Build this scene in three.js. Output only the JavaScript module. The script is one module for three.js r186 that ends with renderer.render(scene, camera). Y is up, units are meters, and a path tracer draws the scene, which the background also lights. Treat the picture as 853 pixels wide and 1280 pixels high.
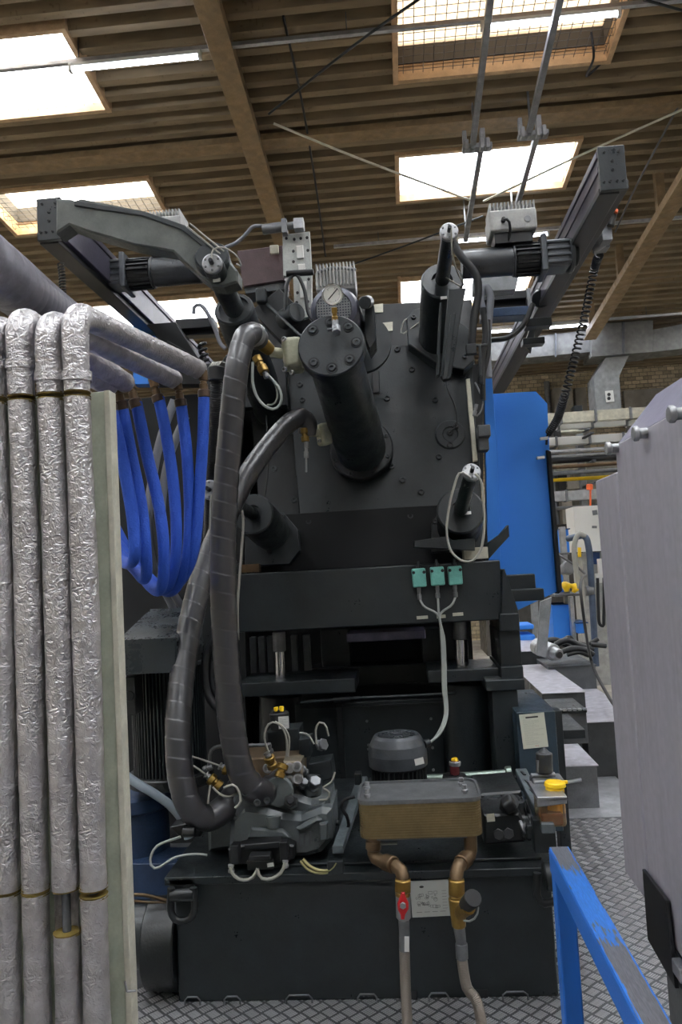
import * as THREE from 'three';
import { RoundedBoxGeometry } from 'three/addons/geometries/RoundedBoxGeometry.js';
import { mergeGeometries } from 'three/addons/utils/BufferGeometryUtils.js';
import { RectAreaLightUniformsLib } from 'three/addons/lights/RectAreaLightUniformsLib.js';

// ---------- camera, sky, exposure ----------
const scene = new THREE.Scene();
const camera = new THREE.PerspectiveCamera(65.24, 853 / 1280, 0.05, 120);
camera.position.set(0, 1.6, 0);
camera.up.set(0.0594, 0.9963, 0.0621);
camera.lookAt(-0.0715, 1.6661, -0.9953);
const renderer = new THREE.WebGLRenderer({ antialias: true });
renderer.toneMapping = THREE.LinearToneMapping;
renderer.toneMappingExposure = 0.92;
renderer.shadowMap.enabled = true;
const SKY = 26, TUBE = 75;
scene.background = new THREE.Color(0.93, 0.97, 1.0);      // even white overcast above the hall
scene.backgroundIntensity = SKY;
scene.environment = null;
RectAreaLightUniformsLib.init();

// ---------- small helpers ----------
let seed = 7;
const rnd = () => { seed = (seed * 1664525 + 1013904223) >>> 0; return seed / 4294967296; };
const rr = (a, b) => a + (b - a) * rnd();
const V = (a) => new THREE.Vector3(a[0], a[1], a[2]);
const lerp = (a, b, t) => a.map((c, i) => c + (b[i] - c) * t);
const add = (a, b) => a.map((c, i) => c + b[i]);
const hash = (x, y, z) => { let h = (x * 374761393 + y * 668265263 + z * 2147483647) | 0; h = Math.imul(h ^ (h >>> 13), 1274126177); return ((h ^ (h >>> 16)) >>> 0) / 4294967296; };
function noise(x, y, z = 0) {
  const xi = Math.floor(x), yi = Math.floor(y), zi = Math.floor(z), s = (t) => t * t * (3 - 2 * t);
  const u = s(x - xi), v = s(y - yi), w = s(z - zi); let r = 0;
  for (let i = 0; i < 2; i++) for (let j = 0; j < 2; j++) for (let k = 0; k < 2; k++)
    r += hash(xi + i, yi + j, zi + k) * (i ? u : 1 - u) * (j ? v : 1 - v) * (k ? w : 1 - w);
  return r;
}
const fbm = (x, y, z = 0, o = 4) => { let a = 0, g = 0.5; for (let i = 0; i < o; i++) { a += g * noise(x, y, z); x *= 2.03; y *= 2.03; z *= 2.03; g *= 0.5; } return a; };
const names = {};
const numbered = (n) => { const k = names[n] = (names[n] ?? -1) + 1; return k ? n + '_' + String(k).padStart(3, '0') : n; };
function thing(name, label, category, at = [0, 0, 0], group) {
  const o = new THREE.Group(); o.name = numbered(name); o.position.set(...at); scene.add(o); o.updateMatrixWorld(true);
  o.userData = { label, category }; if (group) o.userData.group = group;
  return o;
}
// geometry in world metres -> one mesh under its thing
function part(parent, name, geos, mat, data) {
  const list = (Array.isArray(geos) ? geos : [geos]).map((g) => { g = g.index ? g.toNonIndexed() : g; for (const k of Object.keys(g.attributes)) if (!['position', 'normal', 'uv'].includes(k)) g.deleteAttribute(k); return g; });
  let g = list.length > 1 ? mergeGeometries(list) : list[0];
  if (mat.userData.metres) planar(g, mat.userData.metres);
  parent.updateWorldMatrix(true, false);
  const inv = parent.matrixWorld.clone().invert();
  g.applyMatrix4(inv);
  const m = new THREE.Mesh(g, mat); m.name = parent === scene ? numbered(name) : name; m.castShadow = m.receiveShadow = true;
  if (data) Object.assign(m.userData, data);
  parent.add(m); m.updateMatrixWorld(true);
  return m;
}
function single(name, geos, mat, label, category, group) {
  const m = part(scene, name, geos, mat); m.userData = { label, category }; if (group) m.userData.group = group; return m;
}
function struct(name, geos, mat, parent = scene) { const m = part(parent, name, geos, mat); if (parent === scene) m.userData.kind = 'structure'; return m; }
function planar(g, s) {          // uv in metres from each face's main direction
  const p = g.attributes.position, uv = new Float32Array(p.count * 2), a = new THREE.Vector3(), b = new THREE.Vector3(), c = new THREE.Vector3();
  for (let i = 0; i < p.count; i += 3) {
    a.fromBufferAttribute(p, i); b.fromBufferAttribute(p, i + 1); c.fromBufferAttribute(p, i + 2);
    const n = b.clone().sub(a).cross(c.clone().sub(a)); const x = Math.abs(n.x), y = Math.abs(n.y), z = Math.abs(n.z);
    [a, b, c].forEach((q, k) => { const t = x > y && x > z ? [q.z, q.y] : y > z ? [q.x, q.z] : [q.x, q.y]; uv[(i + k) * 2] = t[0] / s; uv[(i + k) * 2 + 1] = t[1] / s; });
  }
  g.setAttribute('uv', new THREE.BufferAttribute(uv, 2));
}
const move = (g, at = [0, 0, 0], rot = [0, 0, 0]) => { g.applyMatrix4(new THREE.Matrix4().compose(V(at), new THREE.Quaternion().setFromEuler(new THREE.Euler(...rot)), new THREE.Vector3(1, 1, 1))); return g; };
const aim = (g, at, dir) => { g.applyMatrix4(new THREE.Matrix4().compose(V(at), new THREE.Quaternion().setFromUnitVectors(new THREE.Vector3(0, 1, 0), V(dir).normalize()), new THREE.Vector3(1, 1, 1))); return g; };
const box = (w, h, d, at, rot, r = 0.004) => { r = Math.min(r, w * 0.3, h * 0.3, d * 0.3); return move(r > 0.0006 ? new RoundedBoxGeometry(w, h, d, 1, r) : new THREE.BoxGeometry(w, h, d), at, rot); };
const span = (a, b, r = 0.004) => box(Math.abs(b[0] - a[0]), Math.abs(b[1] - a[1]), Math.abs(b[2] - a[2]), lerp(a, b, 0.5), [0, 0, 0], r);
// turned body between two points, with a small chamfer at both ends
function rod(a, b, r0, r1 = r0, n = 24, ch = 0.12) {
  const d = V(b).sub(V(a)), L = d.length(), c = Math.min(ch * Math.min(r0, r1), L * 0.3, 0.006);
  return aim(new THREE.LatheGeometry([[0, 0], [r0 - c, 0], [r0 - c, 0], [r0, c], [r0, c], [r1, L - c], [r1, L - c], [r1 - c, L], [r1 - c, L], [0, L]].map((q) => new THREE.Vector2(q[0], q[1])), n), a, d.toArray());
}
function lathe(at, dir, profile, n = 28) {      // profile [radius, height]; corners kept hard
  const pts = []; profile.forEach((q, i) => { const p = new THREE.Vector2(Math.max(q[0], 0), q[1]); pts.push(p); if (i && i < profile.length - 1) pts.push(p.clone()); });
  return aim(new THREE.LatheGeometry(pts, n), at, dir);
}
// swept tube: fn(t, angle, metres) gives the radius
function sweep(pts, fn, o = {}) {
  const curve = o.poly ? polyCurve(pts, o.bend ?? 0.05) : new THREE.CatmullRomCurve3(pts.map(V), false, 'centripetal');
  const L = curve.getLength(), seg = o.seg ?? Math.max(6, Math.ceil(L / (o.step ?? 0.02))), rad = o.rad ?? 10, f = curve.computeFrenetFrames(seg, false), R = typeof fn === 'number' ? () => fn : fn;
  const pos = [], uv = [], idx = [];
  for (let i = 0; i <= seg; i++) {
    const p = curve.getPointAt(i / seg);
    for (let j = 0; j <= rad; j++) {
      const a = (j % rad) / rad * Math.PI * 2, r = R(i / seg, a, i / seg * L), c = Math.cos(a) * r, s = Math.sin(a) * r, N = f.normals[i], B = f.binormals[i];
      pos.push(p.x + c * N.x + s * B.x, p.y + c * N.y + s * B.y, p.z + c * N.z + s * B.z); uv.push(j / rad * (o.u ?? 1), i / seg * L / (o.v ?? 1));
    }
  }
  for (let i = 0; i < seg; i++) for (let j = 0; j < rad; j++) { const a = i * (rad + 1) + j, b = a + rad + 1; idx.push(a, b, a + 1, b, b + 1, a + 1); }
  const g = new THREE.BufferGeometry(); g.setAttribute('position', new THREE.Float32BufferAttribute(pos, 3)); g.setAttribute('uv', new THREE.Float32BufferAttribute(uv, 2)); g.setIndex(idx); g.computeVertexNormals();
  const n = g.attributes.normal;                // close the seam's shading
  for (let i = 0; i <= seg; i++) { const a = i * (rad + 1), b = a + rad; const v = [n.getX(a) + n.getX(b), n.getY(a) + n.getY(b), n.getZ(a) + n.getZ(b)], l = Math.hypot(...v) || 1; n.setXYZ(a, ...v.map((c) => c / l)); n.setXYZ(b, ...v.map((c) => c / l)); }
  if (o.caps === false) return g;
  const caps = [0, 1].map((e) => { const p = curve.getPointAt(e), t = curve.getTangentAt(e).multiplyScalar(e ? 1 : -1), c = new THREE.CircleGeometry(R(e, 0, e * L), rad); c.applyMatrix4(new THREE.Matrix4().compose(p, new THREE.Quaternion().setFromUnitVectors(new THREE.Vector3(0, 0, 1), t), new THREE.Vector3(1, 1, 1))); return c.toNonIndexed(); });
  return mergeGeometries([g.toNonIndexed(), ...caps]);
}
function polyCurve(pts, bend) {                 // straight runs with rounded corners
  const c = new THREE.CurvePath(), P = pts.map(V); let last = P[0];
  for (let i = 1; i < P.length - 1; i++) {
    const a = P[i].clone().sub(P[i - 1]), b = P[i + 1].clone().sub(P[i]), r = Math.min(bend, a.length() * 0.45, b.length() * 0.45);
    const s = P[i].clone().addScaledVector(a.normalize(), -r), e = P[i].clone().addScaledVector(b.normalize(), r);
    c.add(new THREE.LineCurve3(last, s)); c.add(new THREE.QuadraticBezierCurve3(s, P[i], e)); last = e;
  }
  c.add(new THREE.LineCurve3(last, P[P.length - 1])); return c;
}
function coil(pts, R, r, turns) {                // spring cord
  const curve = new THREE.CatmullRomCurve3(pts.map(V)), f = curve.computeFrenetFrames(300, false), out = [], n = turns * 9;
  for (let i = 0; i <= n; i++) { const t = i / n, k = Math.round(t * 300), p = curve.getPointAt(t), a = t * turns * 2 * Math.PI; out.push(p.addScaledVector(f.normals[k], R * Math.cos(a)).addScaledVector(f.binormals[k], R * Math.sin(a)).toArray()); }
  return sweep(out, r, { seg: n, rad: 5 });
}
// extruded outline given in world points: thickness t along direction dir
function slab(pts, dir, t, bevel = 0.003) {
  const P = pts.map(V), n = V(dir).normalize(), o = P[0], e = P[1].clone().sub(o); e.addScaledVector(n, -e.dot(n)).normalize(); const f = n.clone().cross(e);
  const s = new THREE.Shape(P.map((p) => { const q = p.clone().sub(o); return new THREE.Vector2(q.dot(e), q.dot(f)); }));
  const g = new THREE.ExtrudeGeometry(s, { depth: t - 2 * bevel, bevelEnabled: bevel > 0, bevelSize: bevel, bevelThickness: bevel, bevelOffset: -bevel, bevelSegments: 1 });
  g.translate(0, 0, bevel);
  g.applyMatrix4(new THREE.Matrix4().makeBasis(e, f, n).setPosition(o)); return g;
}
const hexBolt = (at, dir, r = 0.012, h = 0.01) => lathe(at, dir, [[0, h], [r * 0.9, h], [r, h * 0.8], [r, 0], [0, 0]].reverse(), 6);
const capScrew = (at, dir, r = 0.012, h = 0.012) => lathe(at, dir, [[r, 0], [r, h * 0.85], [r * 0.88, h], [r * 0.52, h], [r * 0.5, h * 0.35], [0, h * 0.3]], 12);
// hydraulic screwed end: gland nut, ferrule, nut
const gland = (a, b, r) => [rod(a, lerp(a, b, 0.4), r, r, 6), rod(lerp(a, b, 0.4), lerp(a, b, 0.6), r * 0.75, r * 0.75, 12), rod(lerp(a, b, 0.6), b, r * 1.08, r * 1.08, 6)];

// ---------- materials ----------
function tex(w, h, fn, srgb, rep = 1) {
  const d = new Uint8Array(w * h * 4);
  for (let y = 0; y < h; y++) for (let x = 0; x < w; x++) { const c = fn(x / w, y / h, x, y); const i = (y * w + x) * 4; for (let k = 0; k < 3; k++) d[i + k] = Math.max(0, Math.min(255, (Array.isArray(c) ? c[k] : c) * 255)); d[i + 3] = 255; }
  const t = new THREE.DataTexture(d, w, h, THREE.RGBAFormat); t.wrapS = t.wrapT = THREE.RepeatWrapping; t.magFilter = THREE.LinearFilter; t.minFilter = THREE.LinearMipmapLinearFilter; t.generateMipmaps = true; if (srgb) t.colorSpace = THREE.SRGBColorSpace; t.repeat.set(rep, rep); t.needsUpdate = true; return t;
}
const tile = (f, u, v, p) => { // noise that repeats over 0..1: blend of four shifted samples
  const a = f(u * p, v * p), b = f((u - 1) * p, v * p), c = f(u * p, (v - 1) * p), d = f((u - 1) * p, (v - 1) * p), s = (t) => { t = Math.max(0, (t - 0.8) / 0.2); return t * t * (3 - 2 * t); }, x = s(u), y = s(v); return (a * (1 - x) + b * x) * (1 - y) + (c * (1 - x) + d * x) * y;
};
const hex = (c) => { const k = new THREE.Color(c); k.convertLinearToSRGB(); return [k.r, k.g, k.b]; };
const grainTex = tex(512, 512, (u, v) => { const n = tile((x, y) => fbm(x, y, 3, 5), u, v, 12), s = tile((x, y) => noise(x, y, 9), u, v, 110), d = tile((x, y) => noise(x, y, 5), u, v, 150); return 0.74 + 0.28 * n + 0.06 * s + (d > 0.95 ? 0.2 : 0); }, true);
const roughTex = tex(512, 512, (u, v) => { const n = tile((x, y) => fbm(x, y, 17, 5), u, v, 9), s = tile((x, y) => noise(x, y, 2), u, v, 120); return 0.55 + 0.7 * (n - 0.47) + 0.2 * s; });
const bumpGrain = tex(512, 512, (u, v) => tile((x, y) => 0.6 * noise(x, y, 1) + 0.4 * noise(x * 2.1, y * 2.1, 4), u, v, 120));
const std = (color, rough = 0.5, metal = 0, o = {}) => { const m = new THREE.MeshStandardMaterial({ color, roughness: rough, metalness: metal, ...o }); m.side = o.side ?? THREE.DoubleSide; return m; };
const painted = (color, rough = 0.55, metal = 0, o = {}) => { const m = std(color, metal ? rough : Math.min(1, rough * 1.5), metal, { map: grainTex, ...(metal ? {} : { roughnessMap: roughTex }), bumpMap: bumpGrain, bumpScale: 0.0004, ...o }); m.userData.metres = 0.7; return m; };
const M = {
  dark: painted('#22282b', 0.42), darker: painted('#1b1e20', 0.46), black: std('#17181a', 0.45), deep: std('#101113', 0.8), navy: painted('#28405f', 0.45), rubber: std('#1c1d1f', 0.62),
  blue: std('#2f80e0', 0.5, 0, { bumpMap: bumpGrain, bumpScale: 0.0003 }), blueDeep: painted('#153f78', 0.5), chrome: std('#c9cbd0', 0.16, 1), steel: painted('#a2a3a4', 0.42, 0.6), dullSteel: painted('#85878a', 0.5, 0.75), alu: painted('#c2c4c8', 0.38, 0.85),
  brass: painted('#9c7d3e', 0.36, 0.65), bronze: painted('#6f5a42', 0.42, 0.6), copper: painted('#a9684e', 0.42, 0.9), white: std('#dcdcd8', 0.5), duct: painted('#6f6f6c', 0.6), tag: std('#b4b3a6', 0.5), cream: painted('#d0cdbb', 0.5), paleGreen: painted('#b9bfab', 0.55), grey: painted('#8d9093', 0.55), darkGrey: painted('#55585c', 0.55),
  red: std('#c22226', 0.4), yellow: std('#f2c81c', 0.4), teal: painted('#6fb5aa', 0.5), cable: std('#94938a', 0.5), cableGrey: std('#8f938f', 0.5), cableBlack: std('#141416', 0.5), wool: painted('#8f7a3c', 1), orange: std('#e0602a', 0.5), violet: painted('#6c6880', 0.4, 0.3),
};

// ---------- the setting ----------
const roofY = (z) => 7 + 0.093 * z;
const concreteTex = tex(512, 512, (u, v) => { const n = tile((x, y) => fbm(x, y, 31, 5), u, v, 8), d = tile((x, y) => noise(x, y, 8), u, v, 90); return [0.60, 0.575, 0.53].map((c) => c * (0.72 + 0.55 * n) - (d > 0.9 ? 0.08 : 0)); }, true);
M.concrete = std('#ffffff', 0.75, 0, { map: concreteTex, bumpMap: bumpGrain, bumpScale: 0.001 }); M.concrete.userData.metres = 2.2;
const brickTex = tex(512, 512, (u, v, x, y) => { const row = Math.floor(v * 16), o = row % 2 ? 0.5 : 0, bu = (u * 8 + o) % 1, bv = (v * 16) % 1, col = Math.floor(u * 8 + o) % 8; const j = bu < 0.05 || bv < 0.12; const t = hash(col, row, 3), n = noise(u * 90, v * 90, 6); return j ? [0.46, 0.43, 0.38] : [0.70, 0.635, 0.52].map((c) => c * (0.78 + 0.3 * t + 0.15 * n)); }, true);
const brickBump = tex(512, 512, (u, v) => { const row = Math.floor(v * 16), o = row % 2 ? 0.5 : 0, bu = (u * 8 + o) % 1, bv = (v * 16) % 1; return bu < 0.05 || bv < 0.12 ? 0.1 : 0.8; });
M.brick = std('#ffffff', 0.9, 0, { map: brickTex, bumpMap: brickBump, bumpScale: 0.008 }); M.brick.userData.metres = 1.3;
M.plaster = painted('#b3aea2', 0.8); M.plaster.userData.metres = 2.5;
const roofTex = tex(512, 256, (u, v) => { const n = tile((x, y) => fbm(x, y * 4, 21, 5), u, v, 6), d = tile((x, y) => noise(x, y, 8), u, v, 60); return [0.50, 0.435, 0.335].map((c) => c * (0.74 + 0.44 * n) - (d > 0.9 ? 0.06 : 0)); }, true);
M.roofSheet = std('#ffffff', 0.6, 0.15, { map: roofTex }); M.roofSheet.userData.metres = 1.6;
M.roofTop = std('#4a4640', 0.9);
M.beam = painted('#8b7453', 0.6);
M.curb = painted('#c3a27c', 0.7);

const FZ0 = -17, FZ1 = 7, WX0 = -9, WX1 = 9.5;
// checker plate platform round the machine, concrete beyond it
const floor = struct('floor', [span([-3.2, -0.12, 2.5], [1.42, 0, -6.35], 0)], painted('#66676a', 0.42, 0.6));
struct('floor_hall', [span([WX0, -0.32, FZ1], [WX1, -0.12, FZ0], 0)], M.concrete);
{ // raised five-bar tread pattern
  const bar = new THREE.CapsuleGeometry(0.0032, 0.03, 2, 5); bar.rotateX(Math.PI / 2); bar.scale(1.15, 0.6, 1);
  const P = 0.05, list = [], m4 = new THREE.Matrix4(), q = new THREE.Quaternion(), up = new THREE.Vector3(0, 1, 0), one = new THREE.Vector3(1, 1, 1), r45 = Math.PI / 4;
  for (let i = -96; i < 16; i++) for (let j = -96; j < 20; j++) {
    const lx = i * P, lz = j * P, cx = (lx - lz) * Math.SQRT1_2, cz = (lx + lz) * Math.SQRT1_2;
    if (cx < -1.4 || cx > 1.4 || cz > -0.9 || cz < -5.0) continue;
    if (cz < -3.15 && cx < 0.5) continue;
    const odd = (i + j) & 1;
    for (let k = -2; k <= 2; k++) { const ox = odd ? 0 : k * 0.0092, oz = odd ? k * 0.0092 : 0; const px = (lx + ox - lz - oz) * Math.SQRT1_2, pz = (lx + ox + lz + oz) * Math.SQRT1_2; q.setFromAxisAngle(up, (odd ? Math.PI / 2 : 0) - r45); list.push(m4.clone().compose(new THREE.Vector3(px, 0.0006, pz), q, one)); }
  }
  const put = (host, ms, mat) => { const im = new THREE.InstancedMesh(bar, mat, ms.length); ms.forEach((m, i) => im.setMatrixAt(i, m)); im.name = 'tread_pattern'; im.userData.kind = 'stuff'; im.castShadow = im.receiveShadow = true; host.add(im); };
  put(floor, list, painted('#c4c4c6', 0.32, 0.8));
}
struct('wall_back', [span([WX0, -0.3, FZ0], [WX1, 5.6, FZ0 - 0.3], 0)], M.brick);
struct('wall_left', [span([WX0 - 0.3, -0.3, FZ0], [WX0, 8.2, FZ1], 0)], M.plaster);
struct('wall_right', [span([WX1, -0.3, FZ0], [WX1 + 0.3, 8.2, FZ1], 0)], M.plaster);
struct('wall_front', [span([WX0, -0.3, FZ1], [WX1, 8.2, FZ1 + 0.3], 0)], M.plaster);

// skylights: [x0, x1, z far, z near, pane, curb height, wire]
const clearP = (c) => new THREE.MeshPhysicalMaterial({ color: c, transmission: 1, thickness: 0, roughness: 0.8, ior: 1.3, side: THREE.DoubleSide });
const paneWhite = clearP('#ffffff'), paneCream = clearP('#fff1dc'), paneTan = clearP('#564a3c');
const SK = [], colsX = [[-8.6, -6.65], [-4.62, -2.66], [0.25, 2.21], [5.1, 7.06]];
const rows = [[-13.05, -11.9], [-9.62, -8.73], [-7.46, -6.46], [-4.6, -3.6], [-1.9, -0.9], [0.9, 1.9], [3.6, 4.6]];
for (const [zf, zn] of rows) for (const [x0, x1] of colsX) SK.push([x0, x1, zf, zn]);
const PITCH = 0.215, RIB = 0.05;
function sheet(x0, x1, z0, z1) {                 // trapezoid sheet, ribs along x
  const prof = []; const k0 = Math.floor(z0 / PITCH) - 1, k1 = Math.ceil(z1 / PITCH) + 1;
  for (let k = k0; k <= k1; k++) for (const [f, h] of [[0, RIB], [0.42, RIB], [0.52, -RIB], [0.9, -RIB]]) prof.push([(k + f) * PITCH, h]);
  const cut = []; for (let i = 0; i < prof.length - 1; i++) { const [a, ha] = prof[i], [b, hb] = prof[i + 1]; const s = Math.max(a, z0), e = Math.min(b, z1); if (e <= s + 1e-6) continue; cut.push([s, ha + (hb - ha) * (s - a) / (b - a), e, ha + (hb - ha) * (e - a) / (b - a)]); }
  const pos = [];
  for (const [s, hs, e, he] of cut) { const A = [x0, roofY(s) + hs, s], B = [x1, roofY(s) + hs, s], C = [x1, roofY(e) + he, e], D = [x0, roofY(e) + he, e]; pos.push(...A, ...B, ...C, ...A, ...C, ...D); }
  const g = new THREE.BufferGeometry(); g.setAttribute('position', new THREE.Float32BufferAttribute(pos, 3)); g.setAttribute('uv', new THREE.Float32BufferAttribute(new Float32Array(pos.length / 3 * 2), 2)); g.computeVertexNormals(); return g;
}
const roofSlab = (x0, x1, z0, z1) => { const s = new THREE.BoxGeometry(x1 - x0, 0.18, 1), p = s.attributes.position; for (let i = 0; i < p.count; i++) { const z = p.getZ(i) > 0 ? z1 : z0; p.setXYZ(i, p.getX(i) + (x0 + x1) / 2, roofY(z) + 0.17 + p.getY(i), z); } s.computeVertexNormals(); return s; };
{
  const sheets = [], slabs = []; let z = FZ0 - 0.3; const X0 = WX0 - 0.3, X1 = WX1 + 0.3;
  for (const [zf, zn] of [...rows, [FZ1 + 0.3, FZ1 + 0.3]]) {
    sheets.push(sheet(X0, X1, z, zf)); slabs.push(roofSlab(X0, X1, z, zf));
    if (zn > zf) { let x = X0; for (const [a, b] of [...colsX, [X1, X1]]) { sheets.push(sheet(x, a, zf, zn)); slabs.push(roofSlab(x, a, zf, zn)); x = b; } }
    z = zn;
  }
  const c = struct('ceiling', sheets, M.roofSheet); struct('roof_slab', slabs, M.roofTop, c);
}
SK.forEach(([x0, x1, zf, zn], i) => {
  const visible = zn < -6 && x0 > -5 && x1 < 3, row1 = zf === -7.46, tan = row1 && x0 > 0, cream = zf === -9.62 && x0 < -2;
  const w = new THREE.Group(); w.name = 'window_' + (i + 1); w.userData = { kind: 'structure' }; w.position.set((x0 + x1) / 2, roofY((zf + zn) / 2), (zf + zn) / 2); w.rotation.x = -Math.atan(0.093); scene.add(w); w.updateMatrixWorld(true);
  const put = (name, g, m) => { g.applyMatrix4(w.matrixWorld); return part(w, name, g, m); };
  const W = x1 - x0, L = (zn - zf) * 1.005, hc = tan || cream ? 0.4 : 0.24;
  for (const s of [-1, 1]) { put('window_frame', box(0.05, hc, L + 0.12, [s * (W / 2 + 0.03), hc / 2 - 0.09, 0]), M.curb); put('window_frame', box(W + 0.02, hc, 0.05, [0, hc / 2 - 0.09, s * (L / 2 + 0.03)]), M.curb); }
  put('pane', new THREE.PlaneGeometry(W + 0.04, L + 0.04).rotateX(Math.PI / 2).translate(0, tan || cream ? 0.28 : 0.0, 0), tan ? paneTan : cream ? paneCream : paneWhite);
  if (visible && (row1 || cream)) {
    const g = []; const st = 0.095;
    for (let x = -W / 2 + st / 2; x < W / 2; x += st) g.push(move(new THREE.CylinderGeometry(0.0035, 0.0035, L, 4, 1, true), [x, -0.02, 0], [Math.PI / 2, 0, 0]));
    for (let z = -L / 2 + st / 2; z < L / 2; z += st) g.push(move(new THREE.CylinderGeometry(0.0035, 0.0035, W, 4, 1, true), [0, -0.024, z], [0, 0, Math.PI / 2]));
    g.forEach((q) => q.applyMatrix4(w.matrixWorld)); part(w, 'wire_mesh', g, M.darkGrey, { kind: 'stuff' });
  }
});

struct('floor_plate', [span([0.84, -0.01, -5.02], [1.42, 0.004, -6.34], 0.002)], painted('#b9bbbf', 0.4, 0.4));
struct('trim_1', [span([1.45, -0.13, -5.5], [1.9, 0.02, -5.9])], M.concrete);
single('roof_purlin', span([-8.9, roofY(-8.2) - 0.12, -8.32], [9.3, roofY(-8.2) - 0.05, -8.1]), M.beam, 'flat tan purlin crossing the roof between the two nearest skylight rows', 'beam');
// roof beams running away from the camera
for (const [x, drop, z0, z1, lab] of [[-1.28, 0.32, -3, -16.9, 'tan painted roof beam running down the slope between two skylights'], [3.35, 0.62, -3, -13.4, 'tan roof beam with short braces beside the tall guide rail']]) {
  const t = thing('roof_beam', lab, 'beam', [x, roofY(-9) - drop, -9]);
  const p = (y, z) => [x - 0.06, roofY(z) + y, z];
  const up = x > 0 ? -0.48 : -0.05; part(t, 'web', slab([p(up, z0), p(-drop, z0), p(-drop, z1), p(up, z1)], [1, 0, 0], 0.12), M.beam);
  const f = (y, z) => [x - 0.1, roofY(z) + y, z];
  part(t, 'flange', slab([f(-drop, z0), f(-drop - 0.025, z0), f(-drop - 0.025, z1), f(-drop, z1)], [1, 0, 0], 0.2), M.beam);
  if (x > 0) for (const z of [-5, -9.6, -11.4, -13.2]) part(t, 'brace', box(0.1, 0.5, 0.1, [x, roofY(z) - 0.25, z]), M.beam);
}
// lamp rows: track, tubes; lights just below every tube
const glow = std('#ffffff', 0.4, 0, { emissive: new THREE.Color('#eaf0ff'), emissiveIntensity: 20 });
function lamp(x, y, z, len, label, seen) {
  const t = thing('fluorescent_lamp', label, 'lamp', [x, y, z]);
  part(t, 'housing', box(len + 0.06, 0.035, 0.05, [x, y + 0.035, z]), M.white);
  part(t, 'tube', rod([x - len / 2, y, z], [x + len / 2, y, z], 0.02, 0.02, 12), glow);
  for (const s of [-1, 1]) part(t, 'socket', box(0.03, 0.07, 0.055, [x + s * (len / 2 + 0.015), y + 0.01, z]), M.white);
  const l = new THREE.RectAreaLight(new THREE.Color('#e6edff'), TUBE, len, 0.05); l.position.set(x, y - 0.026, z); l.rotation.x = -Math.PI / 2; scene.add(l);
}
const track = (x0, x1, y, z, lab) => {
  const t = thing('lamp_track', lab, 'lamp track', [x0, y, z]);
  part(t, 'rail', box(x1 - x0, 0.04, 0.045, [(x0 + x1) / 2, y, z]), M.alu);
  for (let x = x0 + 0.6; x < x1; x += 2.4) part(t, 'hanger', rod([x, y, z], [x, roofY(z) + 0.02, z], 0.005, 0.005, 6), M.darkGrey);
};
track(-8, 8.8, 6.2, -6.67, 'grey lamp track crossing below the nearest row of skylights');
track(-0.65, 3.98, 5.84, -10.4, 'short grey lamp track ending behind the guide rail');
track(-1, 8.8, 5.53, -13.72, 'farthest lamp track crossing in front of the ducts');
const LAMPS = [[-2.09, 6.13, -6.67, 1.14, 'lit fluorescent tube beside the large white skylight at upper edge'], [1.54, 6.13, -6.67, 1.12, 'lit fluorescent tube crossing under the wire meshed tan skylight'], [1.58, 5.77, -10.4, 1.15, 'lit fluorescent tube behind the finned grey inverter box'], [2.62, 5.46, -13.72, 1.75, 'farthest lit fluorescent tube above the wall ducts']];
LAMPS.forEach((a) => lamp(...a));
for (const z of [-2.8, 1.2, 4.5]) for (const x of [-6.5, -2.6, 1.3, 5.2]) lamp(x, roofY(z) - 0.85, z, 1.2, 'fluorescent tube lamp under the roof outside the picture'), scene.children.at(-2).userData.group = 'aisle lamps overhead';
for (const [x, y, z] of [[5.4, 6.13, -6.67], [-5.6, 6.13, -6.67], [5.9, 5.77, -10.4], [-6.6, 5.77, -10.4], [6.3, 5.46, -13.72], [7.6, 5.46, -13.72], [-1.2, 5.46, -13.72], [-7.9, 5.46, -13.72]]) lamp(x, y, z, 1.5, 'fluorescent tube lamp under the roof outside the picture'), scene.children.at(-2).userData.group = 'aisle lamps overhead';

// ---------- insulated pipes, board, blue hoses ----------
const crinkle = (X, Y) => { const k = noise(X * 0.8, Y * 0.8, 21) * 3, l = noise(X * 0.8 + 40, Y * 0.8, 22) * 3, x = X * 0.82 + Y * 0.57 + k, y = Y * 0.82 - X * 0.57 + l; const a = noise(x, y, 3), b = noise(x * 2.3 + 7, y * 2.3, 5), c = noise(x * 5, y * 5, 8); return 0.55 * Math.abs(a - 0.5) * 2 + 0.3 * Math.abs(b - 0.5) * 2 + 0.15 * c; };
const foilBump = tex(512, 512, (u, v) => tile((x, y) => 0.85 * crinkle(x, y) + 0.15 * noise(x * 4, y * 4, 2), u, v, 26));
const foilCol = tex(256, 256, (u, v) => { const n = tile((x, y) => fbm(x, y, 13, 4), u, v, 10); return [0.80, 0.785, 0.79].map((c) => c * (0.8 + 0.35 * n)); }, true);
M.foil = std('#ffffff', 0.36, 0.85, { map: foilCol, bumpMap: foilBump, bumpScale: 0.004 });
{
  const x1 = -0.751, y1 = 2.098, t = thing('mounting_board', 'tall pale green board standing upright behind the foil wrapped pipes', 'board', [-1.1, 0, -2.08]);
  part(t, 'panel', span([-1.5, -0.1, -2.06], [x1, y1, -2.093]), M.paleGreen);
  part(t, 'edge_strip', span([x1 - 0.012, -0.1, -2.052], [x1 + 0.004, y1, -2.1], 0.002), M.cream);
  part(t, 'hook', [rod([-0.749,0.564,-2.03], [-0.726,0.566,-2.03], 0.003, 0.003, 8), rod([-0.749,0.564,-2.03], [-0.754,0.589,-2.03], 0.003, 0.003, 8)], M.steel);
}
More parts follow.
